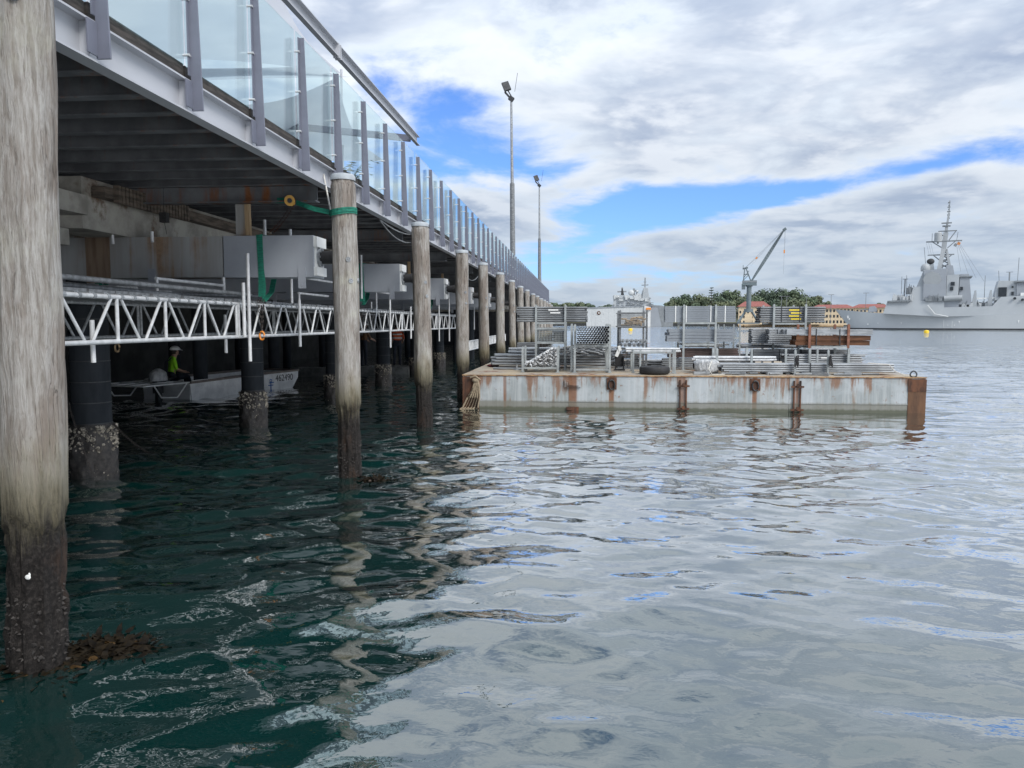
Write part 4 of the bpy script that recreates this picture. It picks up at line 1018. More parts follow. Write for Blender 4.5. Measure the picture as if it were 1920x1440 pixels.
def fitting(px, kind):
    x = atY(px, 720, BY0)[0]
    if kind == 'rail':
        for dx in (-.075, .075):
            b = MB(); b.box(x + dx - .015, x + dx + .015, BY0 - .035, BY0 + .012, -.1, BZ - .1); b.build('guide_rail', M_rust, barge)
        for z in (.62, .06):
            b = MB(); b.box(x - .15, x + .15, BY0 - .055, BY0 - .036, z - .022, z + .022); b.tube((x, BY0 - .10, z + .04), (x, BY0 - .07, z + .04), .04, 10); b.build('latch', M_rust, barge)
    elif kind == 'plate':
        b = MB(); b.box(x - .2, x + .2, BY0 - .06, BY0 + .0, .58, .76); b.box(x - .15, x + .15, BY0 - .10, BY0 - .061, .62, .70); b.tube((x - .05, BY0 - .13, .68), (x - .05, BY0 - .1, .68), .05, 10); b.build('latch', M_barge, barge)
        b = MB(); b.box(x - .15, x + .15, BY0 - .06, BY0 + .0, .0, .08); b.build('lower_latch', M_rust, barge)
    else:
        b = MB(); b.box(x - .12, x + .12, BY0 - .02, BY0 + .0115, .52, BZ - .06); b.build('ring_pad', M_rust, barge)
        b = MB(); b.path([(x + .075 * math.cos(a), BY0 - .045, .64 + .12 * math.sin(a)) for a in (i * .5236 for i in range(13))], .018, 6); b.build('tow_ring', M_dark, barge, smooth=True)
for px, kd in ((1074, 'plate'), (1147, 'ring'), (1281, 'rail'), (1416, 'ring'), (1495, 'rail')): fitting(px, kd)
# ropes at the left corner, ring and rope at the right
rp = thing('mooring_ropes', 'bundle of brown mooring ropes hanging at the left corner of the barge', 'rope', (BX0 + .3, BY0 - .06, .75))
for k in range(6):
    x0 = BX0 + .33 + k * .012; b = MB(); e = (-.02 + .075 * k, .0)
    b.path([(x0, BY0 - .05, .74), (x0 - .06 + .02 * k, BY0 - .08 - .008 * k, .55), (BX0 + .13 + .06 * k, BY0 - .07, .3), (BX0 + e[0] + .03, BY0 - .06, .05), (BX0 + e[0] - .08, BY0 - .1, -.03)], .022, 6); b.build('strand', M_rope, rp, smooth=True)
b = MB(); b.ball((BX0 + .33, BY0 - .06, .73), .085, 10, 6, (1.1, .7, .8)); b.path([(BX0 + .2, BY0 - .07, .8), (BX0 + .33, BY0 - .1, .84), (BX0 + .45, BY0 - .07, .74)], .025, 6); b.build('knot', M_rope, rp, smooth=True)
xr = atY(1712, 706, BY0 + .1)[0]
b = MB(); b.path([(xr + .075 * math.cos(a), BY0 + .08 + .02 * math.sin(a * 2), BZ + .07 + .075 * math.sin(a)) for a in (i * .5236 for i in range(13))], .018, 6); b.build('mooring_ring', M_dark, barge, smooth=True)

ZD = BZ + .003
def P(px, py, Y): q = atY(px, py, Y); return q[0], q[2]
def rack(name, label, px0, px1, ytop, Y, dep, rails=(), ybot=None, w=.055, matl=M_rack, posts4=True, group='steel stillages on the barge', zb=ZD, feet=True):
    """steel stillage: four posts, rails (rows given as photo rows)"""
    x0, zt = P(px0, ytop, Y); x1, _ = P(px1, ytop, Y)
    t = thing(name, label, 'rack', ((x0 + x1) / 2, Y, zb), 0, group)
    for x in (x0, x1):
        for yy in ((Y, Y + dep) if posts4 else (Y,)):
            b = MB(); b.box(x - w / 2, x + w / 2, yy, yy + w, zb, zt); b.prism([(x - w / 2, zt), (x + w / 2, zt), (x + w * .2, zt + .03), (x - w * .2, zt + .03)], yy, yy + w)
            if feet and zb == ZD: b.box(x - w, x + w, yy - .02, yy + w + .02, zb, zb + .012)
            b.build('post', matl, t)
    for r in rails:
        z = P(px0, r, Y)[1]
        for yy in (Y, Y + dep):
            b = MB(); b.box(x0 + w / 2, x1 - w / 2, yy + .006, yy + w - .006, z - .025, z + .025); b.build('rail', matl, t)
        for x in (x0, x1):
            b = MB(); b.box(x - w * .38, x + w * .38, Y + w, Y + dep, z - .024, z + .024); b.build('side_rail', matl, t)
    return t
def bundle(name, label, px0, px1, y0, y1, Y, rows, cols, shape='tube', matl=M_galv, straps=(), labels=0, jit=.05, hollow=True, group='strapped bundles on the barge', cat='bundle', strapmat=M_dark):
    """rows x cols of long pieces along X, each its own part"""
    x0, zt = P(px0, y0, Y); x1, zb = P(px1, y1, Y); hh = (zt - zb) / rows
    t = thing(name, label, cat, ((x0 + x1) / 2, Y, zb), 0, group)
    ln = x1 - x0; r = hh * .48
    m = MB()
    if shape == 'tube': m.tube((-ln / 2, 0, 0), (ln / 2, 0, 0), r, 10, ri=r * .8 if hollow else None)
    elif shape == 'channel': m.box(-ln / 2, ln / 2, -r, r, r * .62, r * .95); m.box(-ln / 2, ln / 2, -r, -r * .78, -r * .95, r * .62); m.box(-ln / 2, ln / 2, r * .78, r, -r * .95, r * .62)
    elif shape == 'beam': m.box(-ln / 2, ln / 2, -r, r, r * .68, r * .96); m.box(-ln / 2, ln / 2, -r, r, -r * .96, -r * .68); m.box(-ln / 2, ln / 2, -r * .75, -r * .35, -r * .68, r * .68)
    elif shape == 'plank': m.box(-ln / 2, ln / 2, -r, r, -r * .93, r * .93)
    me = m.mesh('piece', matl, smooth=(shape == 'tube'))
    nm = {'tube': 'tube', 'channel': 'channel', 'beam': 'beam', 'plank': 'plank'}[shape]
    for i in range(rows):
        for j in range(cols):
            place(nm, me, t, (random.uniform(-jit, jit), (j + .5) * hh, (i + .5) * hh))
    for sx in straps:
        x = P(sx, y0, Y)[0] - t.location.x; s = MB(); w = cols * hh
        for a in ((-.008, -.001, -.004, hh * rows + .004), (w + .001, w + .008, -.004, hh * rows + .004)): s.box(x - .012, x + .012, a[0], a[1], a[2], a[3])
        s.box(x - .012, x + .012, -.008, w + .008, hh * rows + .004, hh * rows + .011); o = s.build('strap', strapmat); o.parent = t
    for k in range(labels):
        x = ln * (.02 + .03 * (k % 2)); s = MB(); z = (rows - 1.5 - k * 1.3) * hh
        s.box(x - .14, x + .14, -.006, -.003, z - hh * .33, z + hh * .33); o = s.build('label_tag', M_label if labels > 2 else M_pwhite); o.parent = t
    return t

# -- left group
rack('stillage', 'low post stillage heaped with couplers at the left front of the barge', 980, 1046, 652, 20.15, 1.0, (690,))
def coupler_heap():
    x0, _ = P(984, 690, 20.3); x1, _ = P(1043, 690, 20.3); zb = ZD + .06
    t = thing('coupler_heap', 'sloping heap of small silver scaffold couplers in the left front stillage', 'couplers', ((x0 + x1) / 2, 20.5, zb))
    rng = random.Random(4); b = MB()
    for _ in range(1150):
        u = rng.random(); x = x0 + (x1 - x0) * u; top = .16 + .38 * min(1, max(0, (u - .1) / .75)) ** 1.1; yv = rng.random()
        y = 20.2 + .75 * yv; z = zb + top * (rng.random() ** .5 if rng.random() < .6 else .97) + .03
        d = Vector((rng.uniform(-1, 1), rng.uniform(-1, .3), rng.uniform(-.7, .7))).normalized() * rng.uniform(.022, .038)
        c = Vector((x, y, z)); b.tube(c - d, c + d, rng.uniform(.013, .019), 6, ri=.009)
    tag(b.build('couplers', M_alu, t), kind='stuff')
coupler_heap()
b = MB(); x, z = P(1034, 660, 20.6); b.ball((x, 20.6, z), .07, 10, 6, (1.3, .8, .6)); b.ball((x + .08, 20.62, z + .02), .05, 8, 5); tag(b.build('rag', mat('dark_red_rag', (.12, .02, .025), (.05, .01, .012), 9.0, rough=.9), loc=(x, 20.6, z)), 'dark red rag lying on top of the coupler heap', 'rag')
rack('stillage', 'tall double tier stillage holding grey tubes above a tube basket', 1005, 1060, 573, 21.4, 1.1, (606, 616, 643))
bundle('tube_bundle', 'high bundle of long grey tubes at the left end of the barge', 971, 1099, 575, 604, 21.47, 7, 8, 'tube', M_galvd, (), 2)
bundle('tube_bundle', 'short tubes lying in the basket under the high left bundle', 1038, 1058, 621, 641, 21.55, 6, 6, 'tube', M_galvd)
def mesh_basket(name, label, px0, px1, y0, y1, Y, dep, matl, nx, nz):
    xa, zt = P(px0, y0, Y); xb, zb = P(px1, y1, Y)
    t = thing(name, label, 'basket', ((xa + xb) / 2, Y, zb), 0, 'wire mesh baskets on the barge')
    for yy, nm in ((Y, 'front_mesh'), (Y + dep, 'back_mesh')):
        b = MB()
        for i in range(nx + 1): x = xa + (xb - xa) * i / nx; b.box(x - .004, x + .004, yy, yy + .006, zb, zt)
        for i in range(nz + 1): z = zb + (zt - zb) * i / nz; b.box(xa, xb, yy + .0065, yy + .012, z - .004, z + .004)
        b.build(nm, matl, t)
    b = MB()
    for yy in (Y - .008, Y + dep + .014): b.box(xa - .03, xb + .03, yy - .02, yy + .008, zt, zt + .035); b.box(xa - .03, xb + .03, yy - .02, yy + .008, zb - .04, zb)
    b.box(xa, xb, Y + .014, Y + dep - .01, zb - .03, zb - .012); b.build('frame', matl, t)
    return t
mesh_basket('wire_basket', 'open wire basket under the high left tube bundle', 1007, 1058, 620, 641, 21.46, .95, M_rack, 18, 6)
bundle('tube_bundle', 'low pile of long tubes behind the coupler stillage', 934, 1146, 664, 686, 22.3, 4, 9, 'tube', M_galv, (), 0, .3)
bundle('tube_bundle', 'pale tubes laid over the low tube pile behind the coupler stillage', 968, 1110, 652, 663, 22.6, 2, 7, 'tube', M_alu, (), 0, .25)
bundle('channel_stack', 'grey channels lying at the back left of the barge', 972, 1006, 642, 652, 23.5, 2, 4, 'plank', M_galvd)
b = MB(); rng = random.Random(8)
xa, z0 = P(1060, 664, 22.2)
for i in range(70):
    x = xa + rng.random() * 1.25; y = 22.1 + rng.random() * .8; z = 1.27 + rng.random() * .18 * (1 + .6 * math.sin((x - xa) * 2.4)); a = rng.uniform(-.5, .5); b.tube((x - .2 * math.cos(a), y - .2 * math.sin(a), z), (x + .2 * math.cos(a), y + .2 * math.sin(a), z + rng.uniform(-.08, .08)), .022, 7)
tag(b.build('fitting_pile', M_galv, loc=(xa + .6, 22.4, 1.2)), 'jumbled pile of short tubes behind the tube end stillage', 'tubes', kind=None)
for k, (pa, pb) in enumerate((((925, 690), (985, 697)), ((930, 697), (985, 700)))):
    pass
b = MB(); q = atZ(925, 691, ZD + .03); b.tube((q[0], q[1], ZD + .035), (q[0] + .95, q[1] - .12, ZD + .035), .03, 10, ri=.024); tag(b.build('scaffold_tube', M_galv, loc=tuple(q), smooth=True), 'single tube lying on the deck left of the coupler stillage', 'tube')
b = MB(); q = atZ(969, 694, ZD); b.tube((q[0], q[1], ZD), (q[0], q[1], ZD + .02), .085, 16); b.tube((q[0], q[1], ZD + .02), (q[0] + .0, q[1], ZD + .16), .025, 10); tag(b.build('base_plate', M_galv, loc=tuple(q), smooth=True), 'small round base jack on the deck beside the coupler stillage', 'base jack')
b = MB(); q = atZ(922, 688, ZD); b.ball((q[0], q[1], ZD + .04), .1, 10, 6, (1.4, .8, .45)); b.ball((q[0] + .14, q[1], ZD + .04), .07, 8, 5, (1.2, 1, .5)); tag(b.build('glove', bpy.data.materials['dark_red_rag'], loc=tuple(q), smooth=True), 'dark red glove lying at the left edge of the barge deck', 'glove')
# -- tube end stillage
rack('stillage', 'post stillage facing the viewer with a hexagonal block of tube ends', 1078, 1144, 610, 20.1, 1.15, (648, 693))
def tube_ends():
    x0, zt = P(1082, 612, 20.0); x1, zb = P(1141, 644, 20.0)
    t = thing('tube_bundle', 'block of steel tubes stacked end on, showing rows of black holes', 'bundle', ((x0 + x1) / 2, 20.0, zb))
    rows, cols = 8, 11; r = (x1 - x0) / cols / 2
    m = MB(); m.tube((0, 0, 0), (0, 1.5, 0), r * .97, 12, ri=r * .80); me = m.mesh('tube', M_galv, smooth=True)
    dz = (zt - zb) / rows
    for i in range(rows):
        for j in range(cols - (i % 2) * 0):
            place('tube', me, t, (x0 + r + 2 * r * j + (r if i % 2 else 0) - t.location.x - r * .3, random.uniform(-.04, .06), (i + .5) * dz))
tube_ends()
rack('stillage', 'second row of upright posts left of the tube end stillage', 1072, 1139, 609, 20.55, .9, (650,), group='steel stillages on the barge')
# -- mesh cage group
rack('stillage', 'tall dark post stillage carrying a wire cage in the middle of the barge', 1163, 1213, 583, 22.4, 1.1, (613,), matl=M_galvd)
mesh_basket('wire_cage', 'raised wire mesh cage of odd parts in the middle of the barge', 1160, 1211, 588, 611, 22.36, 1.0, M_galvd, 22, 8)
b = MB(); rng = random.Random(3)
xa, za = P(1166, 610, 22.5)
for i in range(26):
    x = xa + rng.random() * .5; z = za + rng.random() * .22; b.tube((x, 22.5 + rng.random() * .7, z), (x + rng.uniform(.1, .3), 22.5 + rng.random() * .7, z + rng.uniform(-.05, .05)), .026, 7)
tag(b.build('loose_fittings', M_timber, loc=(xa, 22.5, za)), 'brownish loose fittings inside the raised wire cage', 'fittings')
def flange_ends():
    x0, zt = P(1160, 636, 21.9); x1, zb = P(1208, 650, 21.9)
    t = thing('jack_bundle', 'row of silver base jacks with round flange plates in mid barge', 'base jacks', ((x0 + x1) / 2, 21.9, zb))
    m = MB(); m.tube((0, 0, 0), (0, .012, 0), .058, 14); m.tube((0, .012, 0), (0, .8, 0), .022, 8); m.tube((0, -.03, 0), (0, 0, 0), .02, 8, ri=.012); me = m.mesh('base_jack', M_galv, smooth=True)
    for i in range(2):
        for j in range(6): place('base_jack', me, t, (x0 + .06 + j * .125 + .05 * i - t.location.x, random.uniform(-.1, .1), .05 + i * .11))
flange_ends()
mesh_basket('wire_crate', 'low wire crate on the deck under the base jacks', 1160, 1212, 656, 690, 21.8, .9, M_galvd, 20, 10)
b = MB(); xa, za = P(1168, 688, 22.0); rng = random.Random(9)
for i in range(46): x = xa + rng.random() * .55; z = ZD + .05 + rng.random() * .42; b.tube((x, 21.9 + rng.random() * .6, z), (x + rng.uniform(-.2, .25), 21.9 + rng.random() * .6, z + rng.uniform(-.06, .06)), .028, 7)
tag(b.build('crate_contents', M_dark, loc=(xa, 22.1, ZD)), 'dark mixed fittings inside the low wire crate', 'fittings')
x, z = P(1160, 664, 21.3)
tr = thing('hand_trolley', 'black upright hand trolley standing beside the tube end stillage', 'trolley', (x, 21.3, ZD))
b = MB(); b.box(x - .07, x + .12, 21.32, 21.36, ZD + .1, z); b.build('back_plate', M_black, tr)
b = MB(); b.box(x - .1, x - .07, 21.25, 21.4, ZD, z + .03); b.box(x + .12, x + .15, 21.25, 21.4, ZD, z - .05); b.box(x - .12, x + .17, 21.15, 21.42, ZD, ZD + .03); b.build('frame', M_black, tr)
b = MB(); b.obox((x - .03, 21.24, z + .03), (.09, .06, .2), (0, .4, 0)); b.obox((x + .02, 21.22, z + .16), (.08, .05, .14), (0, -.3, 0)); b.build('paper_tag', M_pwhite, tr)
# -- low trestle and tyre
rack('trestle', 'low square tube trestle carrying long pale tubes behind the tyre', 1188, 1263, 656, 20.25, .8, (661,), w=.045, group='trestles')
bundle('tube_bundle', 'pair of long pale tubes on the low trestle', 1178, 1272, 652, 661, 20.3, 2, 4, 'tube', M_alu, (), 0, .08)
rack('trestle', 'pair of short posts in front of the large plank stillage', 1201, 1266, 658, 20.0, .0, (), w=.045, posts4=False, group='trestles')
x0 = atY(1227, 700, 19.75)[0]
ty = thing('tyre', 'worn black tyre lying flat on the deck at the barge edge', 'tyre', (x0, 19.72, ZD), local=True)
b = MB()
b.grid(lambda u, v: ((.265 + .115 * abs(math.cos(2 * math.pi * v)) ** .55 * math.copysign(1, math.cos(2 * math.pi * v))) * math.cos(2 * math.pi * u), (.265 + .115 * abs(math.cos(2 * math.pi * v)) ** .55 * math.copysign(1, math.cos(2 * math.pi * v))) * math.sin(2 * math.pi * u), .105 + .1 * abs(math.sin(2 * math.pi * v)) ** .6 * math.copysign(1, math.sin(2 * math.pi * v))), 40, 20)
b.build('casing', M_black, ty, smooth=True)
b = MB(); b.tube((0, -.385, .1), (0, -.375, .1), .025, 10); b.build('rope_hole', M_tbl, ty)
# -- large plank stillage
rack('stillage', 'largest stillage, two tall posts holding grey plank blocks', 1283, 1343, 573, 21.6, 1.2, (606, 646))
bundle('plank_stack', 'big high block of grey steel planks with white straps', 1247, 1379, 574, 604, 21.68, 9, 5, 'plank', M_plank, (1267, 1287, 1333, 1360), 0, .012, strapmat=M_pwhite)
bundle('plank_stack', 'middle tier of grey steel planks below the high plank block', 1253, 1377, 617, 641, 21.7, 4, 5, 'channel', M_plank, (), 0, .06)
bundle('timber_stack', 'dark brown timber and tube stack on the lowest tier', 1256, 1385, 653, 671, 21.75, 4, 6, 'plank', mat('dark_timber', (.10, .07, .065), (.05, .038, .035), 5.0, (.4, 3, 3), .9), (), 0, .05)
bundle('tube_bundle', 'grey tubes beneath the dark timber stack on the lowest tier', 1245, 1380, 672, 689, 21.75, 5, 8, 'tube', M_galvd, (), 0, .08)
rack('stillage', 'thin frame behind the right end of the plank stillage', 1358, 1388, 610, 22.2, .9, (634,), w=.04)
for k, (p0_, p1_, ya, yb_, Y_, rw, m_) in enumerate(((1112, 1165, 676, 690, 23.4, 3, M_galvd), (1100, 1160, 655, 664, 24.2, 2, M_galvd), (1215, 1262, 676, 688, 23.2, 3, M_galvd), (1290, 1362, 644, 651, 23.0, 2, M_galv), (1385, 1412, 664, 690, 22.8, 6, M_galvd), (1150, 1200, 664, 672, 23.8, 2, M_rustbeam), (1390, 1500, 646, 653, 22.6, 1, M_galvd), (1440, 1560, 683, 690, 21.3, 2, M_galvd))):
    bundle('tube_bundle', 'back row bundle of grey tubes, %s from the left behind the racks' % ORD[k].replace('nearest', 'first'), p0_, p1_, ya, yb_, Y_, rw, 6, 'tube', m_, (), 0, .12)
# -- right group
rack('stillage', 'upper right stillage holding the strapped tubes with yellow labels', 1452, 1512, 572, 22.6, 1.3, (607,))
bundle('tube_bundle', 'high strapped tube bundle with yellow labels at the right', 1426, 1547, 575, 605, 22.68, 7, 9, 'tube', M_galvd, (1466, 1500), 4, .03)
bundle('tube_bundle', 'cream coloured thick tubes under the high right bundle', 1392, 1578, 608, 614, 23.0, 1, 5, 'tube', M_timber, (), 0, .2)
bundle('tube_bundle', 'left block of grey tubes in the middle right tier', 1410, 1446, 616, 645, 22.5, 8, 8, 'tube', M_galv, (), 0, .02)
bundle('tube_bundle', 'right block of grey tubes in the middle right tier', 1442, 1490, 616, 645, 22.0, 8, 8, 'tube', M_galv, (), 0, .02)
rack('stillage', 'grey posts carrying the rust red posts at the right of the barge', 1519, 1592, 655, 20.9, 1.1, (651, 682), w=.06)
zr = P(1519, 655, 20.9)[1] + .031
rack('stillage', 'rust red posts around the brown beams at the right of the barge', 1519, 1592, 610, 20.9, 1.1, (), w=.06, matl=M_rustpost, zb=zr)
bundle('beam_stack', 'brown rusted steel beams stacked between the rust red posts', 1492, 1631, 629, 648, 20.98, 2, 4, 'beam', M_rustbeam, (1531, 1575), 0, .03)
bundle('channel_stack', 'grey channels lying on top of the brown rusted beams', 1473, 1634, 617, 628, 20.98, 1, 5, 'channel', M_galv, (1531, 1575), 0, .05)
bundle('plate_stack', 'dull galvanised plates in the lower right tier', 1412, 1588, 655, 678, 22.1, 4, 5, 'plank', M_galvd, (1462, 1502), 0, .03)
bundle('tube_bundle', 'bluish tubes stepped at their right ends in the lower right tier', 1476, 1618, 664, 682, 21.0, 4, 7, 'tube', M_galv, (), 1, .1)
rack('stillage', 'short front posts round the long low tubes', 1492, 1554, 658, 19.75, .9, (702,), w=.05)
bundle('tube_bundle', 'longest low bundle of tubes at the right front of the barge', 1352, 1673, 681, 699, 19.85, 4, 7, 'tube', M_galv, (1520,), 0, .09)
for px in (1492, 1555):
    x = P(px, 690, 19.8)[0]; z1_ = P(px, 664, 19.8)[1]; b = MB(); rng = random.Random(px)
    for i in range(9): b.path([(x + rng.uniform(-.03, .03), 19.72 + rng.uniform(-.02, .02), z1_ - .02 - i * .02), (x + rng.uniform(-.05, .05), 19.70, z1_ - .16 - i * .02)], .018, 5)
    tag(b.build('black_lashing', M_black, loc=(x, 19.75, z1_)), 'black lashing on the %s post of the long low tubes' % ('left' if px < 1500 else 'right'), 'lashing')
bundle('tube_bundle', 'light blue grey tubes behind the plastic wrapped bag', 1308, 1452, 668, 678, 20.45, 2, 6, 'tube', M_alu, (), 0, .12)
rack('trestle', 'short paired posts beside the plastic wrapped bag', 1345, 1410, 655, 20.3, .6, (), w=.055, group='trestles')
xa, za = P(1304, 674, 19.9); xb, zb = P(1352, 700, 19.9)
rngb = rnd_noise(55)
def bag(u, v):
    a = 2 * math.pi * v; e = lambda c: math.copysign(abs(c) ** .45, c); k = math.sin(math.pi * min(.995, max(.005, u))) ** .22
    w = 1 + .05 * rngb(u * 9, a * 2) + .03 * math.sin(41 * u + 6 * rngb(u * 5, a))
    return (xa + (xb - xa) * u, 20.2 + .33 * e(math.cos(a)) * k * w, ZD + .005 + (za - ZD) * .5 * (1 + e(math.sin(a)) * k * w * .97))
b = MB(); b.grid(bag, 40, 40)
tag(b.build('plastic_bag', M_plastic, loc=(xa, 19.9, ZD), smooth=True), 'crumpled clear plastic wrapped bundle at the left of the long low tubes', 'bag')
def droop(name, label, pts, r, m): b = MB(); b.path(pts, r, 6); return tag(b.build(name, m, loc=tuple(pts[0]), smooth=True), label, 'rope')
q = [P(1335, 676, 19.7), P(1328, 692, 19.6), P(1333, 702, 19.6), P(1350, 703, 19.6)]
droop('rope', 'white rope looped over the plastic wrapped bundle', [(q[0][0], 19.7, q[0][1]), (q[1][0], 19.55, q[1][1]), (q[2][0], 19.45, ZD + .02), (q[3][0] + .1, 19.5, ZD + .02)], .014, M_wrope)
q = [P(p_, y_, 19.5) for p_, y_ in ((1630, 681), (1668, 684), (1678, 696), (1695, 705), (1711, 708))]
droop('rope', 'pale rope running from the long tubes to the ring at the right corner', [(a_, 19.6 - .06 * i, max(z_, ZD + .02)) for i, (a_, z_) in enumerate(q)], .013, M_wrope)
for k in range(14):
    x = 3.1 + k * .3 + random.uniform(-.1, .1); yy = 19.5 + random.uniform(0, .35); a = random.uniform(-.6, .6); l = random.uniform(.2, .5)
    b = MB()
    if k % 3: b.tube((x, yy, ZD + .03), (x + l * math.cos(a), yy + l * math.sin(a) * .4, ZD + .03), .025, 8, ri=.019)
    else: b.obox((x, yy, ZD + .04), (.4, .08, .07), (0, 0, a))
    tag(b.build('offcut', M_galvd if k % 3 else M_galv, loc=(x, yy, ZD)), '%s under the long low tubes, %s from the left' % ('short tube offcut' if k % 3 else 'flat bar offcut', ['first', 'second', 'third', 'fourth', 'fifth', 'sixth', 'seventh', 'eighth', 'ninth', 'tenth', 'eleventh', 'twelfth', 'thirteenth', 'last'][k]), 'offcut', 'offcuts under the long low tubes')
for k in range(5):
    x = P(1400 + k * 38, 700, 19.95)[0]; b = MB(); b.box(x - .05, x + .05, 19.85, 20.5, ZD, P(1400, 699.5, 19.85)[1] - .004)
    tag(b.build('dunnage_block', M_galvd, loc=(x, 20.1, ZD)), '%s bearer under the long low tubes from their left end' % ['first', 'second', 'third', 'fourth', 'fifth'][k], 'bearer', 'bearers under the long low tubes')

# ------------------------------------------------------------------ far shore: a frame for things at distance D behind photo column px
def frame(px, D):
    r = Vector(ray(px, HZ)); r.z = 0; r.normalize(); rgt = Vector((r.y, -r.x, 0))
    return r * D, math.atan2(rgt.y, rgt.x)
class Far:
    """local x to the right, y away, z up; q() turns a photo pixel into (x, z) metres at that distance"""
    def __init__(s, px, D): s.px, s.D = px, D; s.o, s.rz = frame(px, D); s.k = D / F * math.cos(math.atan((px - 960) / F))
    def q(s, px, py): return ((px - s.px) * s.k * math.cos(math.atan((s.px - 960) / F)) , H + (HZ - py) * s.k)
    def poly(s, pts): return [s.q(*p) for p in pts]

# ---- grey warship on the right
FR = Far(1740, 300.0)
ship = thing('warship', 'grey naval warship with tall pyramid mast moored at the right', 'ship', (FR.o.x, FR.o.y, 0), FR.rz, local=True)
q = FR.q
xb = q(1556, 580)[0]; xend = xb + 146
def deck_z(x):   # sheer line of the lower hull
    pts = [(1556, 579), (1600, 583), (1650, 587), (1700, 590), (1760, 592), (1830, 592), (1920, 589), (2265, 587)]
    pp = [q(*p) for p in pts]
    for (x0, z0), (x1, z1) in zip(pp, pp[1:]):
        if x <= x1: return z0 + (z1 - z0) * (x - x0) / (x1 - x0)
    return pp[-1][1]
def hull_pt(u, v):
    # u along the length, v 0 keel to 1 deck; near side only (mirrored below)
    x = xb + 146 * u
    zt = deck_z(x); z = -1.0 + (zt + 1.0) * v
    rake = (1 - v) * 6.2 * max(0, 1 - u * 9)
    wl = 8.2 * min(1, (u * 3.2)) ** .62 if u > 0 else 0
    flare = .3 * (v ** 2) * max(0, 1 - u * 2.4)
    w = max(.05, wl * (.98 + .02 * v) * (1 if u < .8 else 1 - (u - .8) * .6) + flare * (1 if u > 0 else 0) * min(1, u * 20))
    return x + rake, w, z
b = MB(); b.grid(lambda u, v: (lambda p: (p[0], -p[1], p[2]))(hull_pt(u ** 1.5, v)), 60, 8); b.grid(lambda u, v: hull_pt(u ** 1.5, v), 60, 8)
b.grid(lambda u, v: (lambda p: (p[0], (2 * v - 1) * p[1], p[2]))(hull_pt(u ** 1.5, 1.0)), 60, 2)
e = [hull_pt(1, v / 8) for v in range(9)]
b.add([(p[0], -p[1], p[2]) for p in e] + [(p[0], p[1], p[2]) for p in e[::-1]], [tuple(range(18))])
b.build('hull', mat('ship_hull_grey', (.45, .475, .495), (.40, .425, .445), .10, (1, 1, .2), .55, contrast=(.3, .7)), ship, smooth=True)
b = MB(); b.grid(lambda u, v: (lambda p: (p[0] - .02, -p[1] - .03, -.6 + 1.05 * v))(hull_pt(u ** 1.5, .25 * v + .05)), 60, 1); b.build('boot_topping', M_boot, ship)
def slab(name, pts, y0, y1, m=M_shipl, taper=.0, parent=ship, fr=FR):
    """silhouette polygon with depth; the top edges lean inboard by taper"""
    poly = fr.poly(pts); zs = [p[1] for p in poly]; z0, z1 = min(zs), max(zs); n = len(poly)
    lean = lambda z: taper * (z - z0) / max(.01, z1 - z0)
    b = MB(); b.add([(p[0], y0 + lean(p[1]), p[1]) for p in poly] + [(p[0], y1 - lean(p[1]), p[1]) for p in poly], [tuple(range(n)), tuple(range(n, 2 * n))[::-1]] + [(i, n + i, n + (i + 1) % n, (i + 1) % n) for i in range(n)])
    return b.build(name, m, parent)
slab('upper_hull', [(1655, 588), (1662, 567), (1708, 565), (1768, 565.5), (1768, 577.5), (1852, 576), (1866, 560), (1960, 556), (2140, 556), (2146, 590), (1920, 592), (1760, 594)], -8.0, 8.0, M_shipl, 1.1)
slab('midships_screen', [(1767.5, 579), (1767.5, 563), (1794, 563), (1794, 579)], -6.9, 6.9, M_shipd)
slab('forward_breakwater', [(1662, 567.2), (1663, 564.5), (1707, 563), (1707, 566)], -8.15, 7.0, M_mast)
slab('lower_bridge', [(1703, 566), (1710, 540), (1729, 538), (1769, 538), (1769, 566)], -6.8, 6.8, M_shipl, .7)
slab('bridge_front', [(1716, 539), (1728, 509), (1771, 508), (1771, 545)], -5.6, 5.6, M_shipl, .6)
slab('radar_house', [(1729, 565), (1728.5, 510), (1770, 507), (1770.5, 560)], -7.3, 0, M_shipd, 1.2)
b = MB(); c = FR.q(1744, 525); rr = 2.9
b.tube((c[0], -6.80, c[1] - .3), (c[0], -6.2, c[1] - .25), rr * .93, 8); b.build('radar_panel', M_shipm, ship)
slab('director_house', [(1769, 520), (1769, 500), (1781, 501), (1785, 520)], -3.2, 3.2, M_shipd, .5)
slab('funnel_block', [(1770.8, 563), (1770.8, 519.5), (1793, 518.5), (1792, 572), (1771, 572)], -6.9, 6.0, M_shipl, .6)
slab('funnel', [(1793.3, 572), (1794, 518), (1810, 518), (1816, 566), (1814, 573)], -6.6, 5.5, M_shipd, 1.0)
slab('funnel_cap', [(1790, 523.5), (1790, 521.5), (1816, 521.5), (1816, 523.5)], -6.2, 5.5, M_mast)
slab('hangar', [(1856, 566), (1857, 553), (1862, 531), (1893, 532), (1900, 559), (1900, 564)], -5.5, 5.5, M_shipl, .5)
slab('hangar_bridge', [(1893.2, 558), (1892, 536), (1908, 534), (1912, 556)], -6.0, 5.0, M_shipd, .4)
slab('hangar_roof', [(1888, 535), (1889, 532), (1911, 532), (1912, 534.5)], -6.4, 5.4, M_mast)
slab('aft_house', [(1912, 558), (1915, 540), (1990, 536), (2080, 540), (2090, 558)], -6.5, 6.5, M_shipl, .8)
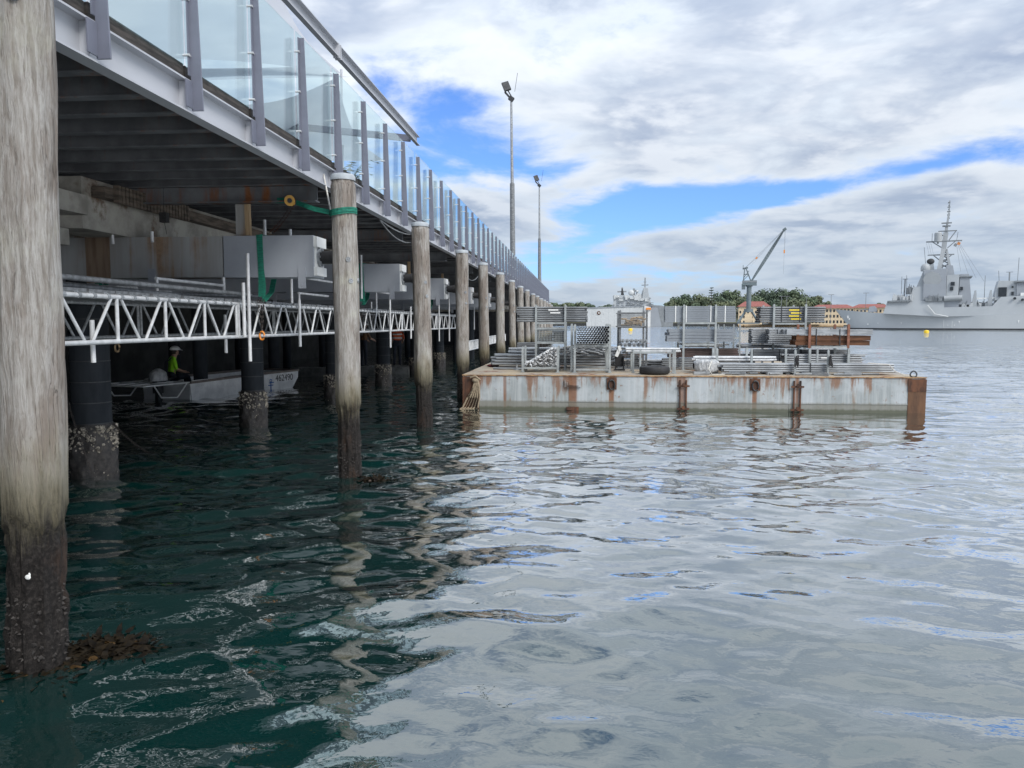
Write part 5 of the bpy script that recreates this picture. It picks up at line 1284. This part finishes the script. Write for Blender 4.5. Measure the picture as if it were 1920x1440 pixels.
for (x0, y0, x1, y1, yd) in ((1778, 532, 1785, 538.5, -7.05), (1777, 541, 1783, 547, -7.0), (1795, 541, 1800, 547, -6.75), (1862, 543, 1876, 559, -5.7), (1884, 541, 1887, 544, -5.6), (1884, 551, 1888, 557, -5.7)):
    slab('window', [(x0, y1), (x0, y0), (x1, y0), (x1, y1)], yd, yd + .5, M_glassd)
for px, py in ((1889, 563), (1902, 565.5), (1912, 564)): 
    c = FR.q(px, py); b = MB(); b.tube((c[0], -8.05, c[1]), (c[0], -7.4, c[1]), .42, 12); b.build('porthole', M_glassd, ship)
# foremast
def bar(b, p0, p1, w, y=0.0, y2=None): a_, c_ = FR.q(*p0), FR.q(*p1); b.beam((a_[0], y, a_[1]), (c_[0], y if y2 is None else y2, c_[1]), w, w)
b = MB(); a_ = FR.q(1756, 508); t_ = FR.q(1763, 470)
for yy in (-1.6, 1.6):
    bar(b, (1756, 508), (1763, 470), 1.3, yy, yy * .4); bar(b, (1776, 503), (1768, 470), .7, yy, yy * .4)
bar(b, (1763, 472), (1766, 440), 1.5); bar(b, (1766, 442), (1767, 428), .9); bar(b, (1767, 430), (1770, 405), .65); bar(b, (1770, 406), (1770.5, 382), .35)
b.build('mast_core', M_shipm, ship)
b = MB()
for l, r_, y_, w in ((1730, 1796, 455.5, .42), (1734, 1783, 480, .38), (1752, 1786, 437, .34), (1757, 1776, 422.5, .4), (1759, 1774, 428, .5)):
    bar(b, (l, y_), (r_, y_), w); 
    for f_ in (.25, .75): yy = (f_ - .5) * 9; bar(b, (l + (r_ - l) * .3, y_), (l + (r_ - l) * .7, y_), w * .7, yy * .3)
for p0, p1 in (((1742, 456), (1764, 470)), ((1784, 456), (1770, 468)), ((1744, 480), (1758, 491)), ((1778, 481), (1768, 489)), ((1758, 490), (1774, 489)), ((1784, 438), (1772, 454)), ((1752, 438), (1764, 448))): bar(b, p0, p1, .3)
for i in range(4):
    for yy in (-1.2, 1.2): bar(b, (1757 + i * 1.6, 505 - i * 9), (1774 - i * 1.7, 497 - i * 8.5), .22, yy); bar(b, (1774 - i * 1.8, 505 - i * 9), (1759 + i * 1.5, 497 - i * 8.5), .22, yy)
b.build('yardarms', M_mast, ship)
b = MB()
for y_, hw in ((386, 2.2), (394, 2.6), (402, 3.2), (408, 2.6), (414, 2.4), (391, 1.2), (398, 1.4)): bar(b, (1769.5 - hw, y_), (1769.5 + hw, y_ - .3), .4)
b.build('mast_antennas', M_mast, ship)
b = MB(); c = FR.q(1752, 448); b.lathe([(1.0, -1.6), (1.15, -1.5), (1.15, 1.3), (.9, 1.6), (.05, 1.7)], (c[0], -.8, c[1]), 14); b.tube((c[0], -.8, c[1] - 2.2), (c[0], -.8, c[1] - 1.6), .3, 8); b.build('radome_drum', M_shipm, ship, smooth=True)
b = MB(); c = FR.q(1731, 503); b.lathe([(1.3, -1.3), (1.45, -1.0), (1.45, .1), (1.1, .85), (.5, 1.2), (.02, 1.3)], (c[0], -2.5, c[1]), 16); b.build('radome', M_shipm, ship, smooth=True)
b = MB(); c = FR.q(1741, 496); b.prism([(c[0] - .6, c[1] - 2.3), (c[0] + 1.1, c[1] - 2.3), (c[0] + .5, c[1] + 1.6), (c[0] - .3, c[1] + 1.8)], -1.2, .2); b.build('director_base', M_shipl, ship)
b = MB(); c = FR.q(1740, 492); b.ball((c[0], -1.2, c[1]), 1.2, 12, 7, (1, .45, .8)); b.build('director_dish', M_boot, ship, smooth=True)
b = MB(); c = FR.q(1788, 462); b.obox((c[0] - .6, 0, c[1] - .2), (.9, .06, 1.0), (0, .5, 0)); b.build('flag_dark', M_mast, ship); b = MB(); b.obox((c[0] + .35, 0, c[1] + .25), (.9, .06, .9), (0, .5, 0)); b.build('flag_orange', M_orange, ship)
# whip aerials, signal mast and rigging
for p0, p1 in (((1687, 556), (1687, 518)), ((1698, 556), (1696, 516)), ((1731, 497), (1727, 465)), ((1840, 578), (1840, 520)), ((1865, 535), (1863, 512)), ((1896, 534), (1897, 490)), ((1909, 534), (1919, 488)), ((1741, 456), (1741, 440)), ((1786, 456), (1788, 440)), ((1762, 508), (1762, 492))):
    b = MB(); bar(b, p0, p1, .16); b.build('whip_aerial', M_mast, ship)
b = MB(); bar(b, (1692.5, 566), (1693.5, 523), .45); bar(b, (1689, 523), (1699, 523), .2); b.build('signal_mast', M_mast, ship)
b = MB(); bar(b, (1882, 534), (1882, 515), .4); bar(b, (1876, 515), (1888, 515), .15); b.build('aft_signal_mast', M_mast, ship)
b = MB()
for i in range(4): bar(b, (1790 - i * 1.5, 458), (1838 - i * 14, 530 - i * 6), .07)
for i in range(3): bar(b, (1731 + i * 4, 458), (1737 + i * 4, 480), .06)
b.build('rigging', M_mast, ship)
# gun, bridge wing clutter, boats, midships clutter
slab('gun_turret', [(1624, 584.5), (1626, 574.5), (1636, 573), (1641, 579), (1640, 584.5)], -1.8, 1.8, M_shipd, .5)
b = MB(); bar(b, (1626, 579), (1606, 580.5), .35); b.build('gun_barrel', M_mast, ship)
rng = random.Random(12)
def clutter(name, x0, x1, y0, y1, n, m, yd=(-7.4, -3)):
    b = MB()
    for _ in range(n):
        c = FR.q(rng.uniform(x0, x1), y1); h = (y1 - y0) * FR.k * rng.uniform(.4, 1); w = rng.uniform(.5, 1.3); yy = rng.uniform(*yd); b.box(c[0] - w / 2, c[0] + w / 2, yy, yy + w, c[1] - .2, c[1] + h)
        if rng.random() < .4: b.tube((c[0], yy, c[1]), (c[0] + rng.uniform(-.8, .8), yy, c[1] + h * 1.4), .12, 5)
    return tag(b.build(name, m, ship), kind='stuff')
clutter('foredeck_gear', 1673, 1708, 553, 564, 26, M_ship); clutter('foredeck_dark_gear', 1700, 1714, 538, 551, 10, M_mast); clutter('bridge_wing_gear', 1731, 1766, 556, 565, 22, M_mast, (-7.9, -7.4))
clutter('midships_gear', 1790, 1854, 567, 577, 46, M_ship, (-7.2, 2)); clutter('midships_dark_gear', 1785, 1850, 568, 577, 34, M_mast, (-6.8, 2)); clutter('aft_deck_gear', 1896, 1960, 553, 558, 18, M_pwhite)
b = MB(); c = FR.q(1783, 563); b.tube((c[0] - 2.6, -7.2, c[1] + .2), (c[0] + 2.6, -7.2, c[1] + .4), .95, 12); b.build('torpedo_tube', M_shipm, ship, smooth=True)
for px in (1820, 1847):
    slab('davit_tower', [(px - 4, 577), (px + 1, 548), (px + 4, 547), (px + 6, 577)], -5.6, -4.2, M_shipl)
slab('boat_boom', [(1826, 563), (1826, 561), (1856, 560), (1856, 562.5)], -5.2, -4.4, M_pwhite)
b = MB(); bar(b, (1738, 573), (1752, 589), .25, -8.4); bar(b, (1752, 589), (1776, 594), .25, -8.5); b.build('fender_line', M_pwhite, ship)
b = MB()
for px, py, w, h in ((1584, 594, 3, 5), (1587, 598, 2.4, 3), (1582, 607, 1.5, 2.4), (1625, 608, 2, 3), (1645, 606, 1, 2), (1690, 605, 2.5, .8), (1690, 606, .8, 3), (1768.5, 607, .5, 14), (1783.5, 608, .5, 12), (1776, 609.5, 1, 1.6), (1788, 609.5, 1.5, 1.5), (1796, 603, 1.8, 1.5), (1796, 605, .8, 2), (1897, 602, 2, 2), (1897, 604, .8, 2)):
    c = FR.q(px, py); u = max(0, (c[0] - xb) / 146); d = min((abs(hull_pt(u, v / 20)[2] - c[1]), v) for v in range(21))[1] / 20; yv = -hull_pt(max(0, (c[0] - xb - (1 - d) * 6.2 * max(0, 1 - u * 9)) / 146), d)[1]
    b.box(c[0] - w * FR.k / 2, c[0] + w * FR.k / 2, yv - .12, yv + .25, c[1] - h * FR.k / 2, c[1] + h * FR.k / 2)
b.build('hull_markings', M_pwhite, ship)

# ---- white assault ship behind the barge
FL = Far(1160, 520.0)
lhd = thing('assault_ship', 'boxy pale grey amphibious ship seen behind the barge racks', 'ship', (FL.o.x, FL.o.y, 0), FL.rz, local=True)
sl = lambda n, p, y0, y1, m=M_shipl, tp=0.0: slab(n, p, y0, y1, m, tp, lhd, FL)
sl('hull', [(1100, 614), (1098, 590), (1101, 577.5), (1125, 576), (1207, 574), (1207, 614)], 0, 30, mat('pale_ship_paint', (.47, .49, .50), (.42, .44, .45), .08, (1, 1, .3), .6))
sl('boot_topping', [(1099, 614.5), (1099, 612.2), (1235, 612.2), (1235, 614.5)], -.3, .4, M_boot)
sl('stern_sponson', [(1207.3, 614), (1207.3, 574), (1219, 576), (1219, 612)], -1.0, 30, mat('white_hull', (.60, .61, .61), (.55, .56, .56), .1, rough=.6))
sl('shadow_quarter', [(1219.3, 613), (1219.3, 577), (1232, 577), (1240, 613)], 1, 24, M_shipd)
sl('aft_gallery', [(1222, 583), (1222, 572), (1240, 573), (1262, 580), (1262, 612), (1241, 612)], 6, 24, M_mast)
sl('island', [(1146, 575.5), (1150, 566), (1154, 559), (1185, 559), (1200, 556), (1218, 562), (1222, 575)], 3, 14, M_shipl)
sl('island_tower', [(1200, 560), (1204, 545), (1207, 539), (1213, 541), (1218, 562)], 4, 11, M_ship)
sl('island_pyramid', [(1203, 562), (1206, 541), (1214, 541), (1216, 562)], 2, 4, M_shipl)
sl('funnel', [(1163, 556), (1165, 541), (1167, 541), (1170, 555)], 5, 9, M_boot); sl('funnel_base', [(1157, 560), (1160, 553), (1172, 554), (1180, 560)], 4, 10, M_shipl)
b = MB(); fb = lambda p0, p1, w, y=6: b.beam((FL.q(*p0)[0], y, FL.q(*p0)[1]), (FL.q(*p1)[0], y, FL.q(*p1)[1]), w, w)
fb((1166, 556), (1166, 539), 1.1); fb((1157, 547), (1174, 546.5), .9); fb((1188, 560), (1188, 541), 1.4); fb((1182, 546), (1195, 545), 1.2); fb((1208.6, 545), (1208.6, 521), .8); fb((1202, 535), (1215, 534.5), .6); fb((1206, 529), (1211, 529), .4); fb((1193, 560), (1193.5, 549), .8)
b.build('masts', M_mast, lhd)
b = MB(); c = FL.q(1183, 549); b.ball((c[0], 5, c[1]), 2.0, 10, 6, (1, .5, 1)); b.build('radar_dish', M_ship, lhd, smooth=True)
for px_, py_, r_ in ((1194, 546.5, 1.0), (1157, 558, 1.8)): c = FL.q(px_, py_); b = MB(); b.ball((c[0], 5, c[1]), r_, 10, 6); b.build('radome', M_ship, lhd, smooth=True)
for i in range(6):
    for j in range(3):
        px, py = 1156 + i * 8.5, 563 + j * 4
        if px > 1203: continue
        sl('gallery_opening', [(px, py + 1.6), (px, py), (px + 4.5, py), (px + 4.5, py + 1.6)], 2.6, 3.2, M_shipd)
c = FL.q(1122.5, 587); b = MB(); b.tube((c[0], -.25, c[1]), (c[0], .2, c[1]), 1.25, 18); b.build('crest_disc', M_rust, lhd)
b = MB(); b.box(c[0] - .4, c[0] + .5, -.4, -.26, c[1] - .3, c[1] + .4); b.build('crest_mark', M_pwhite, lhd)
for px in (1109, 1117, 1141, 1152, 1166, 1180, 1194): sl('hull_seam', [(px, 613), (px, 577), (px + .35, 577), (px + .35, 613)], -.06, .1, M_ship)
sl('deck_edge', [(1100, 578.2), (1100, 576.8), (1207, 573.2), (1207, 574.8)], -.5, .3, M_shipd)
for px in (1168, 1190, 1200): sl('deck_edge_light', [(px, 575.5), (px, 572.5), (px + 1.2, 572.5), (px + 1.2, 575.5)], -.8, -.1, M_mast)
for px in (1112, 1131, 1118): 
    sl('side_port', [(px, 590), (px, 586.5), (px + 1.5, 586.5), (px + 1.5, 590)], -.2, .2, M_ship)
sl('boat_on_davit', [(1210, 581), (1211, 577.5), (1219, 577.5), (1220, 581)], -2.2, -1.1, M_orange)

rngl = random.Random(6); b = MB()
for _ in range(60):
    px = rngl.uniform(1150, 1216); py = rngl.uniform(557, 566); c = FL.q(px, py); w_ = rngl.uniform(.4, 1.6); h_ = rngl.uniform(.5, 2.6); yy = rngl.uniform(1.5, 5); b.box(c[0] - w_, c[0] + w_, yy, yy + 1.5, c[1], c[1] + h_)
tag(b.build('island_fittings', M_ship, lhd), kind='stuff')
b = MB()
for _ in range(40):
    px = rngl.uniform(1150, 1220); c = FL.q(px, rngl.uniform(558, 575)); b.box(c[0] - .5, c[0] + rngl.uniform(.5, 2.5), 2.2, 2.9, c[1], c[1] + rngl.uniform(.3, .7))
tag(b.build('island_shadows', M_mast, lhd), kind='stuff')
# ---- dockside crane
FC = Far(1402, 470.0)
cr = thing('dockyard_crane', 'dark steel dockyard jib crane standing behind the barge racks', 'crane', (FC.o.x, FC.o.y, 0), FC.rz, local=True)
cb = lambda p0, p1, w, y=0.0, y2=None: b.beam((FC.q(*p0)[0], y, FC.q(*p0)[1]), (FC.q(*p1)[0], y if y2 is None else y2, FC.q(*p1)[1]), w, w)
c0, c1 = FC.q(1403, 584), FC.q(1403, 538)
b = MB(); b.tube((c0[0], 0, c0[1]), (c1[0], 0, c1[1]), 1.35, 16); b.tube((c1[0], 0, c1[1]), (c1[0], 0, c1[1] + 2.2), 1.9, 16); b.tube((c0[0], 0, c0[1] - .5), (c0[0], 0, c0[1] + 1.4), 2.6, 16); b.build('column', M_crane, cr, smooth=True)
b = MB()
for dx in (-20, 20):
    for yy in (-5, 5): cb((1403 + dx * .35, 586), (1403 + dx, 606), 1.0, 0, yy)
cb((1383, 606), (1423, 606), .8, -5); cb((1383, 606), (1423, 606), .8, 5); b.build('portal_legs', M_crane, cr)
b = MB(); q0, q1 = FC.q(1396, 606), FC.q(1410, 590); b.box(q0[0], q1[0], -2, 2, 2.0, q1[1]); b.build('portal_house', M_cream, cr)
b = MB(); q0, q1 = FC.q(1390, 536), FC.q(1417, 527); b.box(q0[0], q1[0], -2.2, 2.2, q0[1], q1[1]); q0, q1 = FC.q(1389, 543), FC.q(1396, 533); b.box(q0[0], q1[0], -1.8, 1.8, q0[1], q1[1]); b.build('machinery_house', M_crane, cr)
b = MB(); q0, q1 = FC.q(1391, 530.5), FC.q(1416, 527.8); b.box(q0[0] - .2, q1[0] + .2, -2.26, -2.21, q0[1], q1[1]); b.build('house_panel', M_mast, cr)
b = MB()
for yy in (-1.5, 1.5):
    cb((1392, 528), (1394, 504), .55, yy, yy * .5); cb((1406, 528), (1396, 503), .5, yy, yy * .5); cb((1393, 515), (1401, 516), .3, yy); cb((1393, 521), (1402, 509), .25, yy); cb((1392, 526), (1401, 517), .25, yy)
cb((1390, 505), (1400, 503), .9); cb((1391, 503), (1391, 498), .3); b.build('a_frame', M_crane, cr)
b = MB(); j0, j1 = (1407, 528), (1465, 435)
for off in (-2.2, 2.2):
    for yy in (-1.2, 1.2): cb((j0[0] + off * .3, j0[1] + off * .2), (j1[0] + off * .25, j1[1] + off * .15), .42, yy, yy * .4)
    pass
n = 22
for i in range(n):
    t0, t1 = i / n, (i + 1) / n; wv = lambda t: 3.2 * math.sin(math.pi * min(.97, max(.06, t))) ** .5 * .75
    P0 = lambda t, s: (j0[0] + (j1[0] - j0[0]) * t + s * wv(t) * .85, j0[1] + (j1[1] - j0[1]) * t + s * wv(t) * .53)
    for yy in (-1.0, 1.0): cb(P0(t0, -1), P0(t1, 1), .2, yy); cb(P0(t0, 1), P0(t1, 1), .34, yy); cb(P0(t0, -1), P0(t1, -1), .34, yy); cb(P0(t1, 1), P0(t1, -1), .18, yy)
cb((1463, 437), (1468, 433), 1.5); b.build('jib', M_crane, cr)
b = MB(); cb((1395, 503), (1415, 486), .14, .6); cb((1415, 486), (1462, 437), .10, .6); cb((1395, 503), (1462, 437), .10, -.6); cb((1405, 500), (1460, 440), .08, 0); cb((1466, 435), (1465.5, 515), .10); cb((1467, 435), (1466.5, 475), .08); b.build('cables', M_mast, cr)
b = MB(); cb((1414, 487), (1417, 484), .8, .6); cb((1465.8, 472), (1465.8, 478), .7); b.build('hook_block', M_orange, cr)

# ---- headland with trees and red roofed buildings
HD = Far(1400, 640.0)
def hill(u, v):
    x0, x1 = HD.q(1180, 600)[0], HD.q(1950, 600)[0]; x = x0 + (x1 - x0) * u; px = 1180 + 770 * u
    h = 2.0 + (max(0, 1 - ((px - 1400) / 165) ** 2)) ** .8 * 13.5 * math.sin(math.pi * min(1, v * 1.15) * .5)
    h += .5 * math.sin(px * .09) + .4 * math.sin(px * .031 + 2)
    return (x, -25 + 120 * v, h if v > .02 else -.5)
b = MB(); b.grid(hill, 70, 14)
o = b.build('headland', M_land, loc=(0, 0, 0)); o.location = HD.o; o.rotation_euler.z = HD.rz; tag(o, 'low wooded headland across the harbour', kind='structure')
b = MB(); b.box(-520, 560, -30, -24, -1, 2.2); o = b.build('quay_wall', M_wall, loc=(0, 0, 0)); o.location = HD.o; o.rotation_euler.z = HD.rz; tag(o, 'low stone quay along the far shore', kind='structure')
def leaf_crown(rng, w, h, n, size, lobes):
    vs, fs = [], []
    cs = [(rng.uniform(-.34, .34) * w, rng.uniform(-.34, .34) * w, h * rng.uniform(.42, .84), rng.uniform(.22, .34) * w) for _ in range(lobes)] + [(0, 0, h * .62, w * .34)]
    for i in range(n):
        c = cs[i % len(cs)]; d = Vector((rng.gauss(0, 1), rng.gauss(0, 1), rng.gauss(0, .8))).normalized(); r = c[3] * rng.uniform(.62, 1.05)
        p = Vector(c[:3]) + Vector((d.x * r, d.y * r, d.z * r * .72)); s = size * rng.uniform(.6, 1.3)
        a = d.cross(Vector((rng.uniform(-1, 1), rng.uniform(-1, 1), rng.uniform(-1, 1)))).normalized() * s; e_ = (d + Vector((rng.uniform(-.7, .7), rng.uniform(-.7, .7), rng.uniform(-.4, .9)))).normalized().cross(a).normalized() * s * .8
        k = len(vs); vs += [p - a, p - e_ * .8, p + a, p + e_]; fs.append((k, k + 1, k + 2, k + 3))
    return vs, fs
def tree(D, px, ytop, ybase, wpx, seed, kind, label, ydep=0.0, group='trees on the headland', pine=False):
    fr = Far(px, D); rng = random.Random(seed); zb = fr.q(px, ybase)[1]; h = fr.q(px, ytop)[1] - zb; w = wpx * fr.k
    t = thing('pine_tree' if pine else 'broadleaf_tree', label, 'tree', (fr.o.x, fr.o.y, zb), fr.rz, group, local=True)
    b = MB(); b.path([(0, 0, -3), (.1 * rng.uniform(-1, 1), 0, h * .3), (rng.uniform(-.3, .3), 0, h * (.9 if pine else .6))], [.55, .4, .15], 7)
    if not pine:
        for k in range(4): a = rng.uniform(0, 6.28); b.path([(0, 0, h * .25), (math.cos(a) * w * .2, math.sin(a) * w * .2, h * .5), (math.cos(a) * w * .33, math.sin(a) * w * .33, h * .68)], [.25, .18, .06], 5)
    b.build('trunk', M_bark, t)
    b = MB()
    if pine:
        for lv in range(9):
            z = h * (.22 + .085 * lv); r = w * .55 * (1 - lv / 9.6) + .3
            for k in range(9):
                a = k * .698 + lv * .4; 
                for s_ in range(5): 
                    q_ = (s_ + 1) / 5; p = Vector((math.cos(a) * r * q_, math.sin(a) * r * q_, z + .5 * q_)); sz = 1.0; b.add([p + Vector((rng.uniform(-sz, sz), rng.uniform(-sz, sz), rng.uniform(-.3, .4))) for _ in range(4)], [(0, 1, 2), (0, 2, 3)])
    else:
        v_, f_ = leaf_crown(rng, w, h, 950, .95, 9); b.add(v_, f_)
    b.build('crown', M_leaf[kind], t)
tl = [(1262, 562, 592, 24, 0), (1278, 555, 592, 30, 1), (1296, 550, 592, 30, 2), (1316, 551, 592, 34, 0), (1352, 545, 590, 32, 2), (1372, 542, 590, 34, 1), (1392, 548, 590, 30, 3), (1430, 541, 588, 34, 2), (1448, 548, 588, 30, 0),
      (1462, 540, 588, 38, 2), (1482, 543, 588, 36, 1), (1500, 549, 590, 34, 2), (1514, 556, 591, 28, 1), (1527, 552, 590, 22, 3), (1340, 562, 594, 34, 3), (1412, 556, 592, 34, 1), (1475, 560, 592, 34, 0), (1306, 568, 596, 32, 1), (1443, 562, 594, 32, 2), (1268, 572, 598, 24, 1), (1365, 566, 596, 30, 0), (1500, 566, 596, 28, 3), (1545, 565, 592, 18, 0), (1650, 567, 592, 16, 3), (1575, 567, 592, 14, 1)]
TWH = ['leftmost of all', 'second from its left end', 'left of the pine on the skyline', 'beneath the pine, on its left', 'right of the pine on the skyline', 'left of the crane column on the skyline', 'directly behind the crane column', 'first skyline tree right of the crane',
       'second skyline tree right of the crane', 'widest skyline crown right of the crane', 'right of the widest skyline crown', 'above the labelled tube bundle on the skyline', 'low skyline tree near its right end', 'last skyline tree at its right end', 'low front tree below the tall pine', 'low, at the foot of the crane',
       'low front tree above the labelled tube bundle', 'low front tree left of the tall pine', 'low front tree just right of the crane', 'lowest front tree at the left end', 'low front tree left of the red roof', 'low front tree at the right end', 'small one beside the long red roof', 'small one touching the warship foredeck', 'small one above the long red roof']
for k, (px, yt, yb, w, kd) in enumerate(tl):
    tree(655.0 - (18 if k > 13 else 0) + 5 * (k % 3), px, yt, yb + 3, w * 1.25, 30 + k, kd, '%s broad leafy tree on the headland, %s' % (('olive', 'mid green', 'dark green', 'yellow green')[kd], TWH[k]))
tree(640.0, 1333, 536, 590, 22, 90, 2, 'dark tall pine with tiered branches left of the crane on the headland', pine=True)
for k in range(9):
    px = 1034 + k * 9; tree(900.0, px, 567 + (k % 3) * 1.5, 588, 18, 130 + k, k % 3, '%s tree in the distant low treeline left of the pale ship' % ORD[k], group='distant treeline')
for k in range(7):
    px = 1130 + k * 16; tree(900.0, px, 573 - (k % 2), 588, 20, 150 + k, (k + 1) % 3, '%s tree in the distant treeline behind the pale ship' % ORD[k], group='distant treeline behind the ship')
b = MB(); b.box(-900, 300, 0, 60, -1, 6); fr = Far(1100, 905.0); o = b.build('far_shore', M_land, loc=(0, 0, 0)); o.location = fr.o; o.rotation_euler.z = fr.rz; tag(o, 'distant low shore', kind='structure')
def house(px0, px1, yr, ye, yb, D, label, wins=6, floors=2, hips=1):
    fr = Far((px0 + px1) / 2, D); xa, ze = fr.q(px0, ye); xb_, _ = fr.q(px1, ye); zr = fr.q(px0, yr)[1]; zb = fr.q(px0, yb)[1]
    t = thing('red_roofed_building', label, 'building', (fr.o.x, fr.o.y, 0), fr.rz, 'red roofed buildings on the far shore', local=True); dp = 12
    b = MB(); b.box(xa, xb_, 0, dp, 1.0, ze); b.build('wall', M_cream, t)
    b = MB(); e = 1.0; n = hips; wd = (xb_ - xa) / n
    for i in range(n):
        l, r_ = xa + i * wd - (e if i == 0 else 0), xa + (i + 1) * wd + (e if i == n - 1 else 0); k = min(wd * .3, 5)
        b.add([(l, -e, ze), (r_, -e, ze), (r_, dp + e, ze), (l, dp + e, ze), (l + k, dp / 2, zr - (.6 if i % 2 else 0)), (r_ - k, dp / 2, zr - (.6 if i % 2 else 0))], [(0, 1, 5, 4), (1, 2, 5), (2, 3, 4, 5), (3, 0, 4), (3, 2, 1, 0)])
    b.build('roof', M_redroof, t)
    for i in range(wins):
        for j in range(floors):
            x = xa + (i + .5) * (xb_ - xa) / wins; z = 2.2 + j * 3.4
            if z + 1.8 < ze: b = MB(); b.box(x - .55, x + .55, -.06, .1, z, z + 1.7); b.build('window', M_glassd, t)
house(1384, 1442, 565, 575, 606, 560.0, 'cream building with red hipped roof behind the crane', 8, 3)
house(1520, 1600, 571, 578, 606, 520.0, 'long cream building with red roof behind the warship bow', 12, 3, 1)
house(1596, 1668, 570, 577, 606, 545.0, 'red roofed building seen above the warship foredeck', 10, 3, 1)
for k, (px, yt, yb) in enumerate(((1474, 556, 590), (1511, 556, 590), (1622, 550, 580), (1557, 553, 575), (1464, 556, 585))):
    fr = Far(px, 500.0); h0, h1 = fr.q(px, yb)[1], fr.q(px, yt)[1]
    l = thing('quay_light_pole', '%s thin light pole on the far quay counted from the left' % ['second', 'third', 'fifth', 'fourth', 'first'][k], 'light pole', (fr.o.x, fr.o.y, 1.9), fr.rz, 'light poles on the far quay', local=True)
    b = MB(); b.tube((0, 0, 0), (0, 0, h1 - 1.9), .16, 6); b.build('pole', M_galvd, l); b = MB(); b.box(-1.6, 1.6, -.1, .1, h1 - 2.0, h1 - 1.75); b.build('lamp_arm', M_galvd, l)
# ---- buoys
for px, py, s, lab in ((1737, 621, .8, 'yellow mooring buoy floating before the warship'), (1182, 617, .8, 'small yellow buoy seen between the barge racks')):
    p = atZ(px, py + 4 * s)
    t = thing('mooring_buoy', lab, 'buoy', (p[0], p[1], 0), 0, 'yellow buoys', local=True); k = Vector((p[0], p[1])).length / 200 * s
    b = MB(); b.lathe([(.45 * k, -.3 * k), (.66 * k, -.2 * k), (.68 * k, .5 * k), (.58 * k, .72 * k), (.2 * k, .8 * k)], (0, 0, 0), 18); b.build('float', mat('buoy_yellow_%d' % px, (.80, .55, .02), (.7, .46, .02), 2.0, rough=.45), t, smooth=True)
    b = MB(); b.path([(.16 * k * math.cos(a), 0, .84 * k + .14 * k * math.sin(a)) for a in (i * .5236 for i in range(13))], .035 * k, 5); b.build('ring', M_dark, t)

# ------------------------------------------------------------------ kelp at the pile feet
def kelp(label, x, y, n, rad, seed, zc=.0):
    rng = random.Random(seed); t = thing('kelp_clump', label, 'kelp', (x, y, 0), 0, 'kelp at the pile feet', local=True)
    shapes = []
    for k in range(4):
        b = MB(); ln, w = rng.uniform(.16, .30), rng.uniform(.010, .020); N = 9
        def fn(u, v, ln=ln, w=w, ph=rng.uniform(0, 6)): wd = w * (math.sin(math.pi * min(.98, .06 + .92 * u)) ** .6); return (ln * u, wd * (2 * v - 1) * (1 + .25 * math.sin(19 * u + ph)), .010 * math.sin(7 * u + ph) + .009 * math.sin(13 * u + 3 * v + ph) * abs(2 * v - 1))
        b.grid(fn, N, 2); shapes.append((b.mesh('blade', M_kelp, smooth=True), b.mesh('blade', M_kelpy, smooth=True)))
    for i in range(n):
        a = rng.uniform(0, 6.28); r = rad * math.sqrt(rng.random()); m = rng.choice(shapes)[1 if rng.random() < .04 else 0]
        place('blade', m, t, (math.cos(a) * r, math.sin(a) * r * .8, zc + rng.uniform(-.012, .022) * (1 - r / rad * .6)), (rng.uniform(-.35, .35), rng.uniform(-.12, .10), rng.uniform(0, 6.28)), (rng.uniform(.7, 1.3),) * 3)
k1 = atZ(185, 1225); kelp('large mat of brown kelp floating right of the nearest timber pile', k1[0], k1[1], 300, .30, 1, -.014)
k2 = atZ(40, 1265); kelp('dark kelp mat at the left foot of the nearest timber pile', k2[0], k2[1], 170, .26, 2, -.018)
k3 = atZ(702, 897); kelp('small brown kelp clump floating right of the second timber pile', k3[0], k3[1], 60, .18, 3, -.010)
